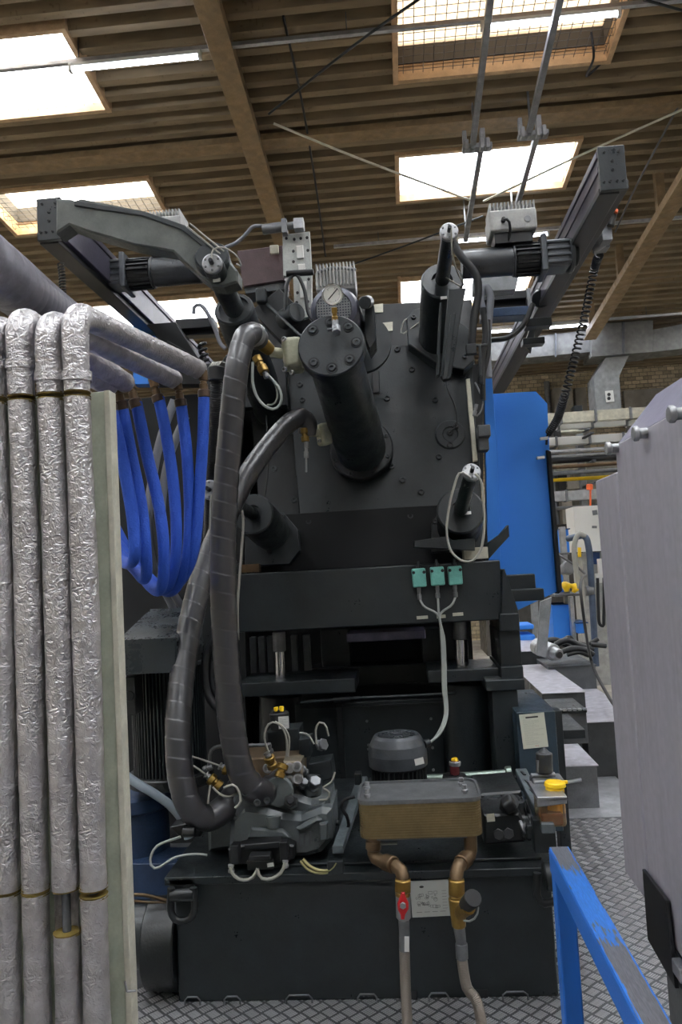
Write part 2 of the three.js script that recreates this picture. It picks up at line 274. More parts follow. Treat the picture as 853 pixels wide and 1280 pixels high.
{
  const xs = [-1.039, -0.964, -0.886, -0.814], yt = 2.288, g0 = 2.078, g1 = 0.833, R = 0.0345;
  const ends = [[-0.983,2.27,-2.7], [-0.943,2.29,-2.75], [-0.822,2.339,-2.95], [-0.727,2.372,-2.95]];
  const lows = [0.825, 0.823, 0.724, 0.812];
  const labs = ['insulated pipe at the cut picture edge, outermost of the foil wrapped four', 'foil wrapped pipe second from the picture edge, its elbow half hidden', 'foil wrapped pipe with the long bare dark stretch above its lower wrap', 'foil wrapped pipe beside the pale board, its elbow bending over the blue hoses'];
  xs.forEach((x, i) => {
    const t = thing('insulated_pipe', labs[i], 'pipe', [x, 0, -2], 'foil wrapped upright pipes'), z = -2, dx = (i - 3) * 0.0, w = i * 7.3;
    const skin = (r = R, k = 0.0028) => (s, a, m) => r + k * (crinkle(Math.cos(a) * 1.6 + w + m * 14, Math.sin(a) * 1.6 + m * 9 + w) - 0.35) + 0.0016 * Math.cos(2 * a + m * 6);
    const o = { rad: 40, step: 0.006, u: 0.217 / 0.3, v: 0.3 };
    const ty = yt + [-0.004, 0.012, -0.006, 0.01][i];
    part(t, 'insulation', sweep([[x, g0 + 0.008, z], [x, ty, z], ends[i]], skin(), { ...o, poly: true, bend: 0.066 }), M.foil);
    part(t, 'insulation', sweep([[x, g0 - 0.008, z], [x + 0.002, (g0 + g1) / 2, z - 0.002], [x, g1, z]], skin(R - 0.0005), o), M.foil);
    part(t, 'insulation', sweep([[x, lows[i], z], [x - 0.003, 0.3, z], [x, -0.1, z]], skin(R - 0.001, 0.003), o), M.foil);
    if (i === 2) { const h = g1 - lows[i] + 0.02, s = new THREE.CylinderGeometry(R - 0.004, R - 0.004, h, 20, 1, true, Math.PI / 2, Math.PI); s.translate(x, lows[i] + h / 2 - 0.01, z); part(t, 'rear_wrap', s, M.foil); }
    const wool = (y) => sweep([[x, y + 0.004, z], [x, y - 0.004, z]], (s, a) => R - 0.0035 + 0.004 * noise(Math.cos(a) * 6 + w, Math.sin(a) * 6), { rad: 28, seg: 3 });
    part(t, 'wool_edge', [wool(g0 + 0.008), wool(g0 - 0.008)], M.wool); part(t, 'wool_edge', [wool(g1), wool(lows[i])], M.wool);
    part(t, 'bare_pipe', rod([x, -0.1, z], [x, ty - 0.02, z], 0.011, 0.011, 14), M.darkGrey);
    part(t, 'tape_joint', sweep([[x, ty - 0.1 - 0.02 * i, z], [x, ty - 0.125 - 0.02 * i, z]], (s, a, m) => R + 0.0035 + 0.0015 * noise(Math.cos(a) * 3 + w, Math.sin(a) * 3 + m * 30), { rad: 36, step: 0.004, caps: false, u: 0.7, v: 0.3 }), M.foil);
  });
}
{ // hoses with brass ends
  const sleeveBump = tex(256, 256, (u, v) => tile((x, y) => noise(x, y, 1), u, v, 60));
  M.blueHose = std('#1b4aae', 0.75, 0, { bumpMap: sleeveBump, bumpScale: 0.0015 }); M.greyHose = std('#73757c', 0.6);
  const H = [
    [[[-0.707,2.343,-2.95],[-0.707,2.269,-2.95]], [[-0.707,2.281,-2.95],[-0.717,2.129,-2.95],[-0.743,1.888,-2.95],[-0.773,1.679,-2.95],[-0.831,1.585,-3],[-0.924,1.538,-3.1],[-1.028,1.592,-3.2],[-1.166,1.705,-3.3],[-1.33,1.89,-3.4]], 'blue hose hanging from the longest foil pipe, topmost brass fitting'],
    [[[-0.807,2.313,-2.95],[-0.798,2.239,-2.95]], [[-0.798,2.251,-2.95],[-0.784,2.072,-2.95],[-0.782,1.83,-2.95],[-0.802,1.651,-2.95],[-0.869,1.544,-3.02],[-0.968,1.548,-3.15],[-1.116,1.669,-3.3],[-1.328,1.96,-3.4]], 'blue hose second from the black corrugated conduit'],
    [[[-0.884,2.317,-2.9],[-0.869,2.252,-2.9]], [[-0.868,2.261,-2.9],[-0.844,2.114,-2.9],[-0.823,1.888,-2.9],[-0.826,1.681,-2.9],[-0.882,1.558,-2.98],[-0.972,1.55,-3.1],[-1.115,1.685,-3.25],[-1.306,2.024,-3.35]], 'third blue hose counted from the black corrugated conduit'],
    [[[-0.942,2.298,-2.8],[-0.922,2.215,-2.8]], [[-0.921,2.226,-2.8],[-0.888,2.029,-2.8],[-0.854,1.853,-2.8],[-0.841,1.681,-2.8],[-0.87,1.556,-2.85],[-0.959,1.559,-3],[-1.081,1.666,-3.15],[-1.291,1.882,-3.3]], 'blue hose with the lowest hanging loop of the bundle'],
    [[[-0.972,2.283,-2.75],[-0.958,2.199,-2.75]], [[-0.958,2.21,-2.75],[-0.93,2.025,-2.75],[-0.902,1.853,-2.75],[-0.891,1.683,-2.75],[-0.911,1.594,-2.8],[-0.999,1.625,-2.95],[-1.121,1.713,-3.1],[-1.315,1.883,-3.3]], 'blue hose second from the pale board edge'],
    [[[-0.987,2.253,-2.7],[-0.978,2.185,-2.7]], [[-0.98,2.199,-2.7],[-0.952,2.048,-2.7],[-0.929,1.906,-2.7],[-0.914,1.767,-2.7],[-0.915,1.67,-2.7],[-1.026,1.657,-2.9],[-1.146,1.748,-3.05],[-1.291,1.909,-3.2]], 'blue hose nearest the pale board edge'],
  ];
  for (const [f, p, lab] of H) {
    const t = thing('blue_hose', lab, 'hose', f[0], 'blue sleeved hoses under the foil pipes');
    part(t, 'sleeve', sweep(p, (s, a, m) => 0.0205 * (1 - 0.06 * Math.cos(2 * a + 4 * m)), { rad: 16, u: 0.5, v: 0.25 }), M.blueHose);
    const [a, b] = f, q = (k) => lerp(a, b, k);
    part(t, 'fitting', [rod(q(-0.3), q(0.25), 0.018, 0.018, 6), rod(q(0.25), q(0.4), 0.012, 0.012), rod(q(0.4), q(0.75), 0.017, 0.017, 6)], M.bronze);
    part(t, 'ferrule', rod(q(0.72), q(1.12), 0.0235, 0.0235, 20), M.ferrule ??= painted('#5a4a40', 0.4, 0.6));
  }
  [[[[-0.975,2.381,-3.5],[-1.041,2.222,-3.5],[-1.092,2.026,-3.5],[-1.118,1.848,-3.5],[-1.195,1.635,-3.8],[-1.226,1.422,-4.2],[-1.145,1.11,-4.3]], 'nearer grey hose curving down behind the blue hoses'], [[[-0.954,2.325,-3.6],[-1.037,2.144,-3.6],[-1.083,1.925,-3.6],[-1.085,1.704,-3.6],[-1.135,1.513,-3.9],[-1.126,1.332,-4.2],[-1.115,1.059,-4.35]], 'farther grey hose curving down behind the blue hoses']].forEach(([p, l]) => single('grey_hose', sweep(p, 0.02, { rad: 12 }), M.greyHose, l, 'hose'));
  const c = thing('corrugated_conduit', 'black corrugated conduit with clamp beside the topmost blue hose', 'conduit', [-0.74,2.427,-3.3]);
  part(c, 'conduit', sweep([[-0.736,2.427,-3.3],[-0.774,2.276,-3.4],[-0.84,2.095,-3.6],[-0.909,1.89,-3.8],[-0.976,1.662,-4]], (s, a, m) => 0.024 + 0.003 * Math.sin(m * 620), { rad: 18, step: 0.0022 }), M.black);
  part(c, 'clamp', [rod([-0.734,2.465,-3.3], [-0.737,2.406,-3.3], 0.036, 0.036, 24), box(0.02, 0.02, 0.03, [-0.683,2.442,-3.28])], M.black);
  for (let i = 0; i < 5; i++) part(c, 'cable', sweep([add([-0.762,2.456,-3.3], [i * 0.008, 0, 0]), add([-0.754,2.48,-3.3], [i * 0.009, 0.004, 0]), add([-0.738,2.491,-3.35], [i * 0.009, 0, 0]), add([-0.735,2.505,-3.6], [i * 0.006, -0.01, 0])], 0.004, { rad: 6 }), M.cable);
}
{
  const t = thing('air_duct', 'thick grey ribbed flexible duct passing behind the foil elbows', 'duct', [-1.199,2.594,-2.5]);
  part(t, 'duct', sweep([[-1.326,2.683,-2.3],[-1.303,2.649,-2.6],[-1.345,2.672,-3],[-1.459,2.77,-4]], (s, a, m) => 0.098 + 0.004 * Math.pow(Math.abs(Math.sin(m * 62)), 0.4), { rad: 36, step: 0.005 }), painted('#85838b', 0.4, 0.3));
}
// ---------- gantry rails, arm, upper drives ----------
function guideRail(x, y, label, side) {
  const t = thing('guide_rail', label, 'rail', [x, y, -3.4]), w = 0.1, h = 0.165, z0 = -3.42, z1 = -7.6;
  part(t, 'profile', [span([x - w / 2, y - h / 2, z0], [x + w / 2, y + h / 2, z1]), span([x - w / 2 - 0.006, y - 0.012, z0], [x - w / 2, y + 0.012, z1], 0), span([x - w / 2 - 0.008, y + 0.05, z0], [x + w / 2 + 0.008, y + h / 2, z1])], M.violetDark ??= painted('#53505f', 0.35, 0.4));
  part(t, 'slide_track', [span([x - w / 2 - 0.008, y - h / 2 - 0.03, z0], [x + w / 2 - 0.02, y - h / 2, z1]), span([x + side * 0.05 - 0.02, y - h / 2 - 0.012, z0], [x + side * 0.05 + 0.02, y - h / 2 + 0.03, z1])], M.black);
  const e = part(t, 'end_plate', box(w + 0.012, h + 0.03, 0.025, [x, y - 0.01, -3.405]), M.dark);
  const b = []; for (const [i, j] of [[-0.03, 0.06], [0.03, 0.06], [0, 0.02], [0, -0.02], [-0.04, -0.07], [-0.015, -0.07], [0.015, -0.07], [0.04, -0.07]]) b.push(capScrew([x + i, y + j, -3.393], [0, 0, 1], 0.007, 0.005));
  for (const g of b) part(e, 'screw', g, M.black);
  return t;
}
guideRail(0.998, 3.236, 'tall violet-grey guide rail running back above the blue panel, screwed end plate', 1);
guideRail(-1.485, 3.230, 'violet-grey guide rail carried by the curved dark arm', -1);
{
  const t = thing('swing_arm', 'curved dark cast arm joining the guide rail to the piston rod', 'arm', [-0.729,2.914,-3.35]);
  const o = [[-1.423,3.281,-3.33],[-1.354,3.271,-3.33],[-1.34,3.263,-3.33],[-1.311,3.271,-3.33],[-1.027,3.188,-3.33],[-0.853,3.112,-3.33],[-0.782,3.045,-3.33],[-0.661,2.936,-3.33],[-0.628,2.887,-3.33],[-0.63,2.838,-3.33],[-0.694,2.822,-3.33],[-0.746,2.83,-3.33],[-0.803,2.884,-3.33],[-0.907,2.996,-3.33],[-1.083,3.042,-3.33],[-1.281,3.117,-3.33],[-1.366,3.156,-3.33],[-1.428,3.122,-3.33]];
  part(t, 'casting', slab(o, [0, 0, -1], 0.11, 0.008), painted('#565a56', 0.5));
  part(t, 'rib', slab([[-1.336,3.258,-3.32],[-1.024,3.18,-3.32],[-0.851,3.104,-3.32],[-0.78,3.038,-3.32],[-0.669,2.933,-3.32],[-0.684,2.916,-3.32],[-0.794,3.021,-3.32],[-0.865,3.087,-3.32],[-1.032,3.163,-3.32],[-1.337,3.236,-3.32]], [0, 0, -1], 0.012, 0.002), M.dark);
  part(t, 'hub', lathe([-0.734,2.929,-3.36], [0.05, 0.3, 0.95], [[0, 0], [0.075, 0], [0.075, 0.06], [0.068, 0.07], [0, 0.07]]), M.dark);
  part(t, 'wiring_clip', [rod([-0.832,3.087,-3.3], [-0.691,2.952,-3.3], 0.004, 0.004, 6), rod([-0.821,3.1,-3.3], [-0.677,2.964,-3.3], 0.004, 0.004, 6)], M.cable);
}
// a transducer-topped hydraulic cylinder
function cylinder(label, disc, bore, base, rRod, rCyl, flange, at) {
  const t = thing('hydraulic_cylinder', label, 'cylinder', base, 'dark clamping cylinders round the platen'), ax = V(bore).sub(V(base)).normalize().toArray();
  const rd = V(disc).sub(V(bore)).normalize().toArray();
  part(t, 'barrel', lathe(base, ax, [[0, 0], [rCyl * 1.03, 0], [rCyl * 1.03, 0.02], [rCyl, 0.022], [rCyl, V(bore).distanceTo(V(base)) - 0.01], [rCyl - 0.008, V(bore).distanceTo(V(base))], [rRod * 1.5, V(bore).distanceTo(V(base))], [rRod * 1.5, V(bore).distanceTo(V(base)) - 0.02], [0, V(bore).distanceTo(V(base)) - 0.02]], 40), M.dark);
  part(t, 'piston_rod', rod(bore, disc, rRod, rRod * 0.92), M.dark);
  const d = part(t, 'sensor_head', lathe(disc, rd, [[0, 0], [0.042, 0], [0.042, 0.012], [0.042, 0.02], [0.036, 0.024], [0, 0.024]], 30), M.steel);
  const u = new THREE.Vector3(1, 0, 0).cross(V(rd)).normalize(), w = V(rd).cross(u);
  for (let k = 0; k < 6; k++) part(d, 'screw', capScrew(V(disc).addScaledVector(V(rd), 0.022).addScaledVector(u, 0.031 * Math.cos(k * 1.047)).addScaledVector(w, 0.031 * Math.sin(k * 1.047)).toArray(), rd, 0.0045, 0.004), M.black);
  part(d, 'connector', rod(add(disc, rd.map((c) => c * 0.02)), add(disc, rd.map((c) => c * 0.06)), 0.01, 0.009, 12), M.black);
  if (flange) { const f = part(t, 'flange', flange.map((q) => q), M.dark); if (at) for (const p of at) part(f, 'screw', capScrew(p, ax, 0.014, 0.014), M.black); }
  return t;
}
const plateRot = [-Math.PI / 20, 0, 0];
{
  const tagOn = (t, p) => part(t, 'label', box(0.032, 0.015, 0.006, p, [-0.15, 0, 0.03], 0.001), M.white);
  const a = cylinder('dark cylinder with extended rod under the curved cast arm', [-0.715,2.885,-3.24], [-0.741,2.876,-3.78], [-0.716,2.526,-4.65], 0.05, 0.098, [box(0.34, 0.3, 0.06, [-0.769,2.671,-4.533], plateRot)], [[-0.914,2.794,-4.512], [-0.601,2.785,-4.51]]);
  part(a, 'cable', sweep([[-0.712,2.88,-3.2],[-0.703,2.934,-3.2],[-0.659,2.94,-3.2],[-0.61,2.906,-3.2],[-0.607,2.896,-3.3],[-0.634,2.924,-3.35]], 0.0035, { rad: 6 }), M.cable);
  const b = cylinder('upright dark cylinder with slim rod and white cable before the skylight', [0.301,3.063,-3.55], [0.291,3.011,-4], [0.277,2.781,-4.75], 0.036, 0.108, [slab([[0.11,2.984,-4.511], [0.155,3.039,-4.52], [0.256,3.051,-4.522], [0.475,2.886,-4.496], [0.474,2.704,-4.467], [0.412,2.652,-4.459], [0.255,2.707,-4.468], [0.114,2.828,-4.487]], [0, -0.1564, -0.9877], 0.1, 0.006)], [[0.152,2.986,-4.512], [0.423,2.727,-4.471]]);
  tagOn(a, [-0.71,2.834,-3.28]); tagOn(b, [0.291,2.909,-3.97]);
  part(b, 'cable', sweep([[0.309,3.067,-3.5],[0.311,2.995,-3.55],[0.336,2.957,-3.7],[0.391,2.934,-3.9]], 0.004, { rad: 6 }), M.cable);
  part(b, 'cable', sweep([[0.305,3.063,-3.9],[0.288,3.036,-3.9],[0.297,2.995,-3.9],[0.334,2.963,-3.9],[0.372,2.936,-3.9]], 0.004, { rad: 6 }), M.cable);
  const c = cylinder('small dark cylinder low beside the thick black hoses, rod disc half hidden', [-0.779,1.942,-3.3], [-0.727,1.88,-3.95], [-0.706,1.792,-4.45], 0.03, 0.105, [slab([[-0.851,1.923,-4.384], [-0.636,1.91,-4.382], [-0.554,1.807,-4.365], [-0.549,1.692,-4.347], [-0.609,1.621,-4.336], [-0.856,1.621,-4.336]], [0, -0.1564, -0.9877], 0.05)], [[-0.644,1.887,-4.368], [-0.715,1.692,-4.337]]);
  part(c, 'cable', sweep([[-0.768,1.92,-3.25],[-0.773,1.864,-3.25],[-0.781,1.775,-3.25]], 0.004, { rad: 6 }), M.cable);
  const d = cylinder('dark cylinder below the white strip with a hanging cable loop', [0.339,1.981,-3.65], [0.308,1.837,-4], [0.327,1.75,-4.45], 0.034, 0.118, [slab([[0.178,1.807,-4.366], [0.234,1.866,-4.375], [0.441,1.862,-4.374], [0.464,1.777,-4.361], [0.432,1.645,-4.34], [0.166,1.642,-4.34]], [0, -0.1564, -0.9877], 0.05), slab([[0.07,1.7,-4],[0.233,1.714,-4],[0.26,1.693,-4],[0.37,1.698,-4],[0.366,1.635,-4],[0.068,1.668,-4]], [0, 0, -1], 0.2)], [[0.195,1.806,-4.365], [0.328,1.717,-4.26]]);
  tagOn(d, [0.341,1.822,-3.975]);
  part(d, 'cable', sweep([[0.33,1.958,-3.6],[0.289,1.986,-3.6],[0.247,1.898,-3.6],[0.219,1.792,-3.6],[0.21,1.703,-3.6],[0.227,1.63,-3.6],[0.27,1.589,-3.6],[0.312,1.586,-3.6],[0.35,1.623,-3.6],[0.374,1.711,-3.6],[0.381,1.818,-3.6],[0.375,1.944,-3.6],[0.352,1.975,-3.6]], 0.0055, { rad: 8 }), M.cable);
}
// geared drive motors with finned inverter boxes
function drive(name, label, at, sgn, box0) {
  const [x, y, z] = at, t = thing(name, label, 'motor', at, 'geared drive motors'), X = (k) => x + sgn * k;
  part(t, 'body', [rod([X(0), y, z], [X(0.26), y, z], 0.074, 0.074, 28), rod([X(0.255), y, z], [X(0.27), y, z], 0.082, 0.082, 28)], M.darkGreyPaint ??= painted('#34373a', 0.38));
  const f = []; for (let k = 0; k < 20; k++) { const a = k / 20 * 6.283; f.push(box(0.12, 0.014, 0.006, [X(0.33), y + 0.078 * Math.cos(a), z + 0.078 * Math.sin(a)], [a, 0, 0], 0)); }
  part(t, 'cooling_fins', [...f, rod([X(0.27), y, z], [X(0.39), y, z], 0.074, 0.074, 20)], M.darker);
  part(t, 'gearbox', [box(0.03, 0.19, 0.19, [X(0.405), y, z], [0, 0, 0], 0.02), box(0.13, 0.14, 0.16, [X(0.475), y, z], [0, 0, 0], 0.02), ...[-0.05, -0.017, 0.017, 0.05].map((q) => box(0.12, 0.014, 0.18, [X(0.475), y + q, z])), rod([X(0.535), y, z], [X(0.56), y, z], 0.085, 0.085, 20)], M.grey3 ??= painted('#55595e', 0.45, 0.2));
  part(t, 'flange', rod([X(0.56), y, z], [X(0.585), y, z], 0.055, 0.055, 20), M.dark);
  if (box0) {
    const [bx, by, bz] = box0;
    part(t, 'inverter_foot', box(0.19, 0.06, 0.15, [bx, by - 0.085, bz]), M.black);
    const c = part(t, 'inverter_box', box(0.235, 0.11, 0.2, [bx, by - 0.005, bz], [0, 0, 0], 0.012), M.inv ??= painted('#a9a9a6', 0.5));
    for (let k = 0; k < 13; k++) part(c, 'fin', box(0.007, 0.045, 0.19, [bx - 0.108 + k * 0.018, by + 0.065, bz], [0, 0, 0], 0.001), M.inv);
    part(c, 'cable_gland', rod([bx - 0.05, by - 0.01, bz + 0.1], [bx - 0.05, by - 0.01, bz + 0.125], 0.012, 0.012, 8), M.black);
    part(c, 'plug', rod([bx + 0.07, by - 0.01, bz + 0.098], [bx + 0.07, by - 0.01, bz + 0.106], 0.017, 0.017, 20), M.grey);
    part(c, 'cable', sweep([[bx - 0.05, by - 0.01, bz + 0.12], [bx - 0.03, by - 0.02, bz + 0.13], [bx - 0.02, by - 0.06, bz + 0.11], [bx - 0.025, by - 0.1, bz + 0.07]], 0.007, { rad: 8 }), M.black);
  }
}
drive('drive_motor', 'dark geared motor lying beside the guide rail below its pale finned box', [0.398,3.1,-4.05], 1, [0.658,3.28,-4.05]);
drive('drive_motor', 'dark geared motor behind the curved cast arm', [-0.966,3.21,-4.1], -1, [-1.213,3.516,-4.3]);
single('coil_cord', [coil([[1.158,3.189,-4.3],[1.2,3.199,-4.6],[1.138,2.969,-4.6],[1.067,2.741,-4.6],[0.992,2.514,-4.6],[1.011,2.422,-5],[0.995,2.375,-5.2]], 0.021, 0.006, 60), sweep([[1.007,2.39,-5.2],[0.984,2.355,-5.2],[0.975,2.298,-5.2]], 0.008, { rad: 6 })], M.black, 'long black coiled cord hanging from the guide rail to the blue panel', 'cord');
single('coil_cord', coil([[-1.462,3.037,-3.45],[-1.456,2.974,-3.45],[-1.455,2.911,-3.45],[-1.446,2.821,-3.45]], 0.013, 0.0045, 16), M.black, 'short black coiled cord hanging above the foil elbows', 'cord');
{
  const t = thing('carriage', 'dark carriage with black beam, hose and side plate carrying the guide rail', 'carriage', [0.758,3.177,-5]);
  part(t, 'beam', [slab([[0.602,3.227,-4.9],[0.88,3.225,-4.9],[0.877,3.175,-4.9],[0.598,3.177,-4.9]], [0, 0, -1], 0.12), slab([[0.604,3.193,-4.95],[0.886,3.196,-4.95],[0.88,3.11,-4.95],[0.599,3.112,-4.95]], [0, 0, -1], 0.08)], M.black);
  part(t, 'lower_flange', slab([[0.583,3.121,-4.88],[0.874,3.119,-4.88],[0.871,3.064,-4.88],[0.579,3.067,-4.88]], [0, 0, -1], 0.14), M.navy);
  part(t, 'motor_tray', slab([[0.516,3.222,-4.6],[0.778,3.22,-4.6],[0.753,3.132,-4.6],[0.51,3.137,-4.6]], [0, 0, -1], 0.1), M.grey); part(t, 'end_plate', slab([[0.863,3.23,-4.88],[0.887,3.228,-4.88],[0.885,3.068,-4.88],[0.865,3.059,-4.88]], [0, 0, -1], 0.2), M.dullSteel);
  part(t, 'bearing_block', [rod([0.948,3.159,-4.9], [1.118,3.435,-5.4], 0.055, 0.055, 20), box(0.1, 0.18, 0.2, [1.009,3.253,-5.1], [0, 0, 0], 0.02)], M.dark);
  part(t, 'bracket', box(0.16, 0.05, 0.1, [0.937,3.035,-5]), M.dark); part(t, 'bracket', box(0.14, 0.04, 0.1, [0.935,2.973,-5.2]), M.dark); part(t, 'bracket', slab([[0.899,2.982,-5.3],[0.939,3.098,-5.3],[0.981,3.095,-5.3],[0.938,2.936,-5.3]], [0, 0, -1], 0.05), M.dark);
  part(t, 'hose', sweep([[0.618,2.901,-4.8],[0.714,2.908,-4.8],[0.788,2.952,-4.8],[0.84,3.017,-4.8],[0.88,3.102,-4.8]], 0.017, { rad: 10 }), M.black);
  part(t, 'carriage_head', box(0.05, 0.1, 0.08, [1.113,3.182,-4]), M.dullSteel); part(t, 'carriage_head', [box(0.07, 0.07, 0.09, [1.144,3.207,-4.2]), rod([1.118,3.196,-4.2], [1.138,3.188,-4.1], 0.03, 0.03)], M.dullSteel);
  part(t, 'knob', rod([1.129,3.196,-3.95], [1.154,3.272,-3.95], 0.018, 0.015), M.black); part(t, 'knob_cap', rod([1.148,3.255,-3.93], [1.156,3.271,-3.93], 0.015, 0.012), M.orange);
  part(t, 'cable', sweep([[0.972,3.194,-4],[0.96,3.253,-4],[0.987,3.3,-4],[1.02,3.314,-4]], 0.005, { rad: 6 }), M.cableGrey);
}

// ---------- press: platen, beam, columns, base ----------
const paintTexture = (w, h, draw) => { const c = document.createElement('canvas'); c.width = w; c.height = h; const g = c.getContext('2d'); draw(g, w, h); const t = new THREE.CanvasTexture(c); t.colorSpace = THREE.SRGBColorSpace; return t; };
const print = (draw, w = 256, h = 256, rough = 0.5) => std('#ffffff', rough, 0, { map: paintTexture(w, h, draw) });
const card = (a, b, c, th, m) => { // printed plate with corners a (top left), b (top right), c (bottom left)
  const A = V(a), e = V(b).sub(A), f = A.clone().sub(V(c)), W = e.length(), Hh = f.length(); e.normalize(); f.addScaledVector(e, -f.dot(e)).normalize(); const n = e.clone().cross(f);
  const g = new THREE.BoxGeometry(W, Hh, th); g.applyMatrix4(new THREE.Matrix4().makeBasis(e, f, n).setPosition(A.clone().addScaledVector(e, W / 2).addScaledVector(f, -Hh / 2).addScaledVector(n, th / 2))); return g;
};
const scribble = (g, w, h, n, dark) => { let s = 5; const r = () => (s = (s * 16807) % 2147483647) / 2147483647; g.strokeStyle = dark; g.fillStyle = dark; for (let i = 0; i < n; i++) { const y = h * (0.16 + 0.76 * i / n), l = w * (0.3 + 0.5 * r()); for (let x = w * 0.12; x < w * 0.12 + l;) { const k = 2 + r() * 8; g.fillRect(x, y, k, 2); x += k + 3; } } };
const beamL = -0.860, beamR = 0.497, bT = 1.581, bB = 1.281;
{
  const t = thing('vertical_press', 'huge anthracite hydraulic press with thick screwed platen, crossbeam and side posts', 'press', [-0.1, 0, -4.5]);
  const pl = (n, x0, y0, x1, y1, w0, w1, m) => { const a = [x0, y0], p = [[-0.043,2.244,-4.496]]; return null; };
  // platen in its leaning plane
  part(t, 'platen', slab([[-0.61,2.864,-4.594], [0.477,2.853,-4.592], [0.45,1.794,-4.424], [-0.548,1.818,-4.428]], [0, -0.1564, -0.9877], 0.16, 0.006), M.dark);
  part(t, 'back_plate', slab([[-0.884,3.205,-4.812], [0.52,3.162,-4.805], [0.469,1.636,-4.501], [-0.796,1.631,-4.5]], [0, -0.1564, -0.9877], 0.2, 0.006), M.darker);
    part(t, 'top_sticker', slab([[-0.068,3.051,-4.78], [0.034,3.053,-4.781], [0.031,2.997,-4.772], [-0.071,2.994,-4.771]], [0, -0.1564, -0.9877], 0.01, 0), M.cream);
  part(t, 'top_sticker', slab([[-0.091,3.173,-4.8], [-0.018,3.178,-4.8], [-0.021,3.12,-4.791], [-0.094,3.121,-4.791]], [0, -0.1564, -0.9877], 0.01, 0), M.cream);
  const scr = [[0.05,2.828,-4.588], [0.126,2.699,-4.568], [-0.026,2.536,-4.542], [0.246,2.507,-4.537], [0.245,2.174,-4.484], [-0.022,2.136,-4.478], [0.134,1.98,-4.454], [0.064,1.849,-4.433], [-0.502,1.851,-4.433], [-0.688,2.165,-4.483], [-0.58,1.978,-4.453], [-0.526,2.655,-4.561], [-0.515,2.562,-4.546], [0.415,2.639,-4.558], [0.036,2.054,-4.465], [-0.69,2.488,-4.534]];
  for (const p of scr) part(t, 'screw', capScrew(p, [0, 0.1564, 0.9877], 0.017, 0.014), M.dark);
  const cv = part(t, 'round_cover', lathe([0.317,2.299,-4.504], [0, 0.1564, 0.9877], [[0, 0], [0.085, 0], [0.085, 0.006], [0.078, 0.01], [0.045, 0.01], [0.04, 0.004], [0, 0.004]], 36), M.dark);
  for (const p of [[0.317,2.307,-4.499], [0.312,2.237,-4.484], [0.351,2.346,-4.502]]) part(cv, 'screw', capScrew(p, [0, 0.1564, 0.9877], 0.018, 0.012), M.black);
  part(t, 'slot_cover', slab([[-0.105,2.697,-4.567], [-0.063,2.699,-4.568], [-0.066,2.573,-4.548], [-0.103,2.571,-4.547]], [0, 0.1564, 0.9877], 0.016, 0.002), M.black);
  // crossbeam
  part(t, 'crossbeam', box(beamR - beamL, bT - bB, 0.42, [(beamL + beamR) / 2, (bT + bB) / 2, -4.31], [0, 0, 0], 0.008), M.dark);
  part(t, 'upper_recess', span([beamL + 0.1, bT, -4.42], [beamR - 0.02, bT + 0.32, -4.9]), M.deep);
  part(t, 'beam_label', card([0.06,1.321,-4.097], [0.117,1.322,-4.097], [0.059,1.305,-4.097], 0.004, 0), M.cream);
  part(t, 'beam_label', card([0.242,1.328,-4.097], [0.295,1.329,-4.097], [0.241,1.312,-4.097], 0.004, 0), M.cream);
  part(t, 'beam_label', card([0.161,1.32,-4.097], [0.206,1.322,-4.097], [0.16,1.304,-4.097], 0.004, 0), M.cream);
  part(t, 'rail_strip', [span(add([0.318,1.603,-4.12], [0, -0.01, 0]), add([0.442,1.632,-4.12], [0, 0.02, -0.1]), 0.002)], M.cream);
  part(t, 'copper_strip', span(add([-0.86,1.588,-4.2], [0, 0, 0]), add([-0.752,1.621,-4.2], [0, 0.01, -0.06]), 0.002), M.bronze);
  // columns between crossbeam and lower crosshead
  for (const [a, b, r] of [[[-0.68,1.238,-4.3], [-0.683,1.004,-4.3], 0.028], [[0.293,1.253,-4.3], [0.286,1.027,-4.3], 0.034]]) { const c = part(t, 'column', rod(a, b, r, r, 28), M.chrome); part(c, 'sleeve', rod(lerp(a, b, -0.1), lerp(a, b, 0.35), r * 1.25, r * 1.25, 28), M.dullSteel); }
  const cx = (b0, b1, d, dep, r) => span(b0, [b1[0], b1[1], b0[2] - dep], r ?? 0.006);
  part(t, 'lower_crosshead', cx([-0.895,0.943,-4.16], [-0.274,1.014,-4.16], 4.16, 0.4), M.dark);
  part(t, 'lower_crosshead', cx([0.101,0.972,-4.16], [0.487,1.036,-4.16], 4.16, 0.4), M.dark);
  part(t, 'heating_platen', [cx([-0.345,1.147,-4.7], [0.115,1.199,-4.7], 4.7, 0.5)], M.violetLight ??= painted('#8a84a4', 0.45));
  part(t, 'mould_frame', [cx([-0.581,0.887,-4.75], [0.184,1.001,-4.75], 4.75, 0.6), cx([-0.51,0.876,-4.8], [-0.338,1.222,-4.8], 4.8, 0.4), cx([0.09,0.896,-4.8], [0.198,1.196,-4.8], 4.8, 0.4)], M.darker);
  part(t, 'inner_hangers', [[312, 316], [322, 327], [333, 337], [362, 368], [376, 380]].map(([a, b]) => cx([-0.901,0.988,-4.6], [-0.862,1.214,-4.6], 4.6, 0.05)).map((g, i) => g.translate([0, 0.05, 0.1, 0.24, 0.31][i], 0, 0)), M.darkGrey);
  part(t, 'ram', rod([-0.74,0.382,-4.5], [-0.719,0.896,-4.5], 0.12, 0.12, 32), M.darker);
  part(t, 'ram', rod([0.285,0.431,-4.34], [0.305,0.945,-4.34], 0.125, 0.125, 32), M.dark);
  part(t, 'base_panel', cx([-0.622,0.417,-4.36], [0.191,0.862,-4.36], 4.36, 0.05), M.dark);
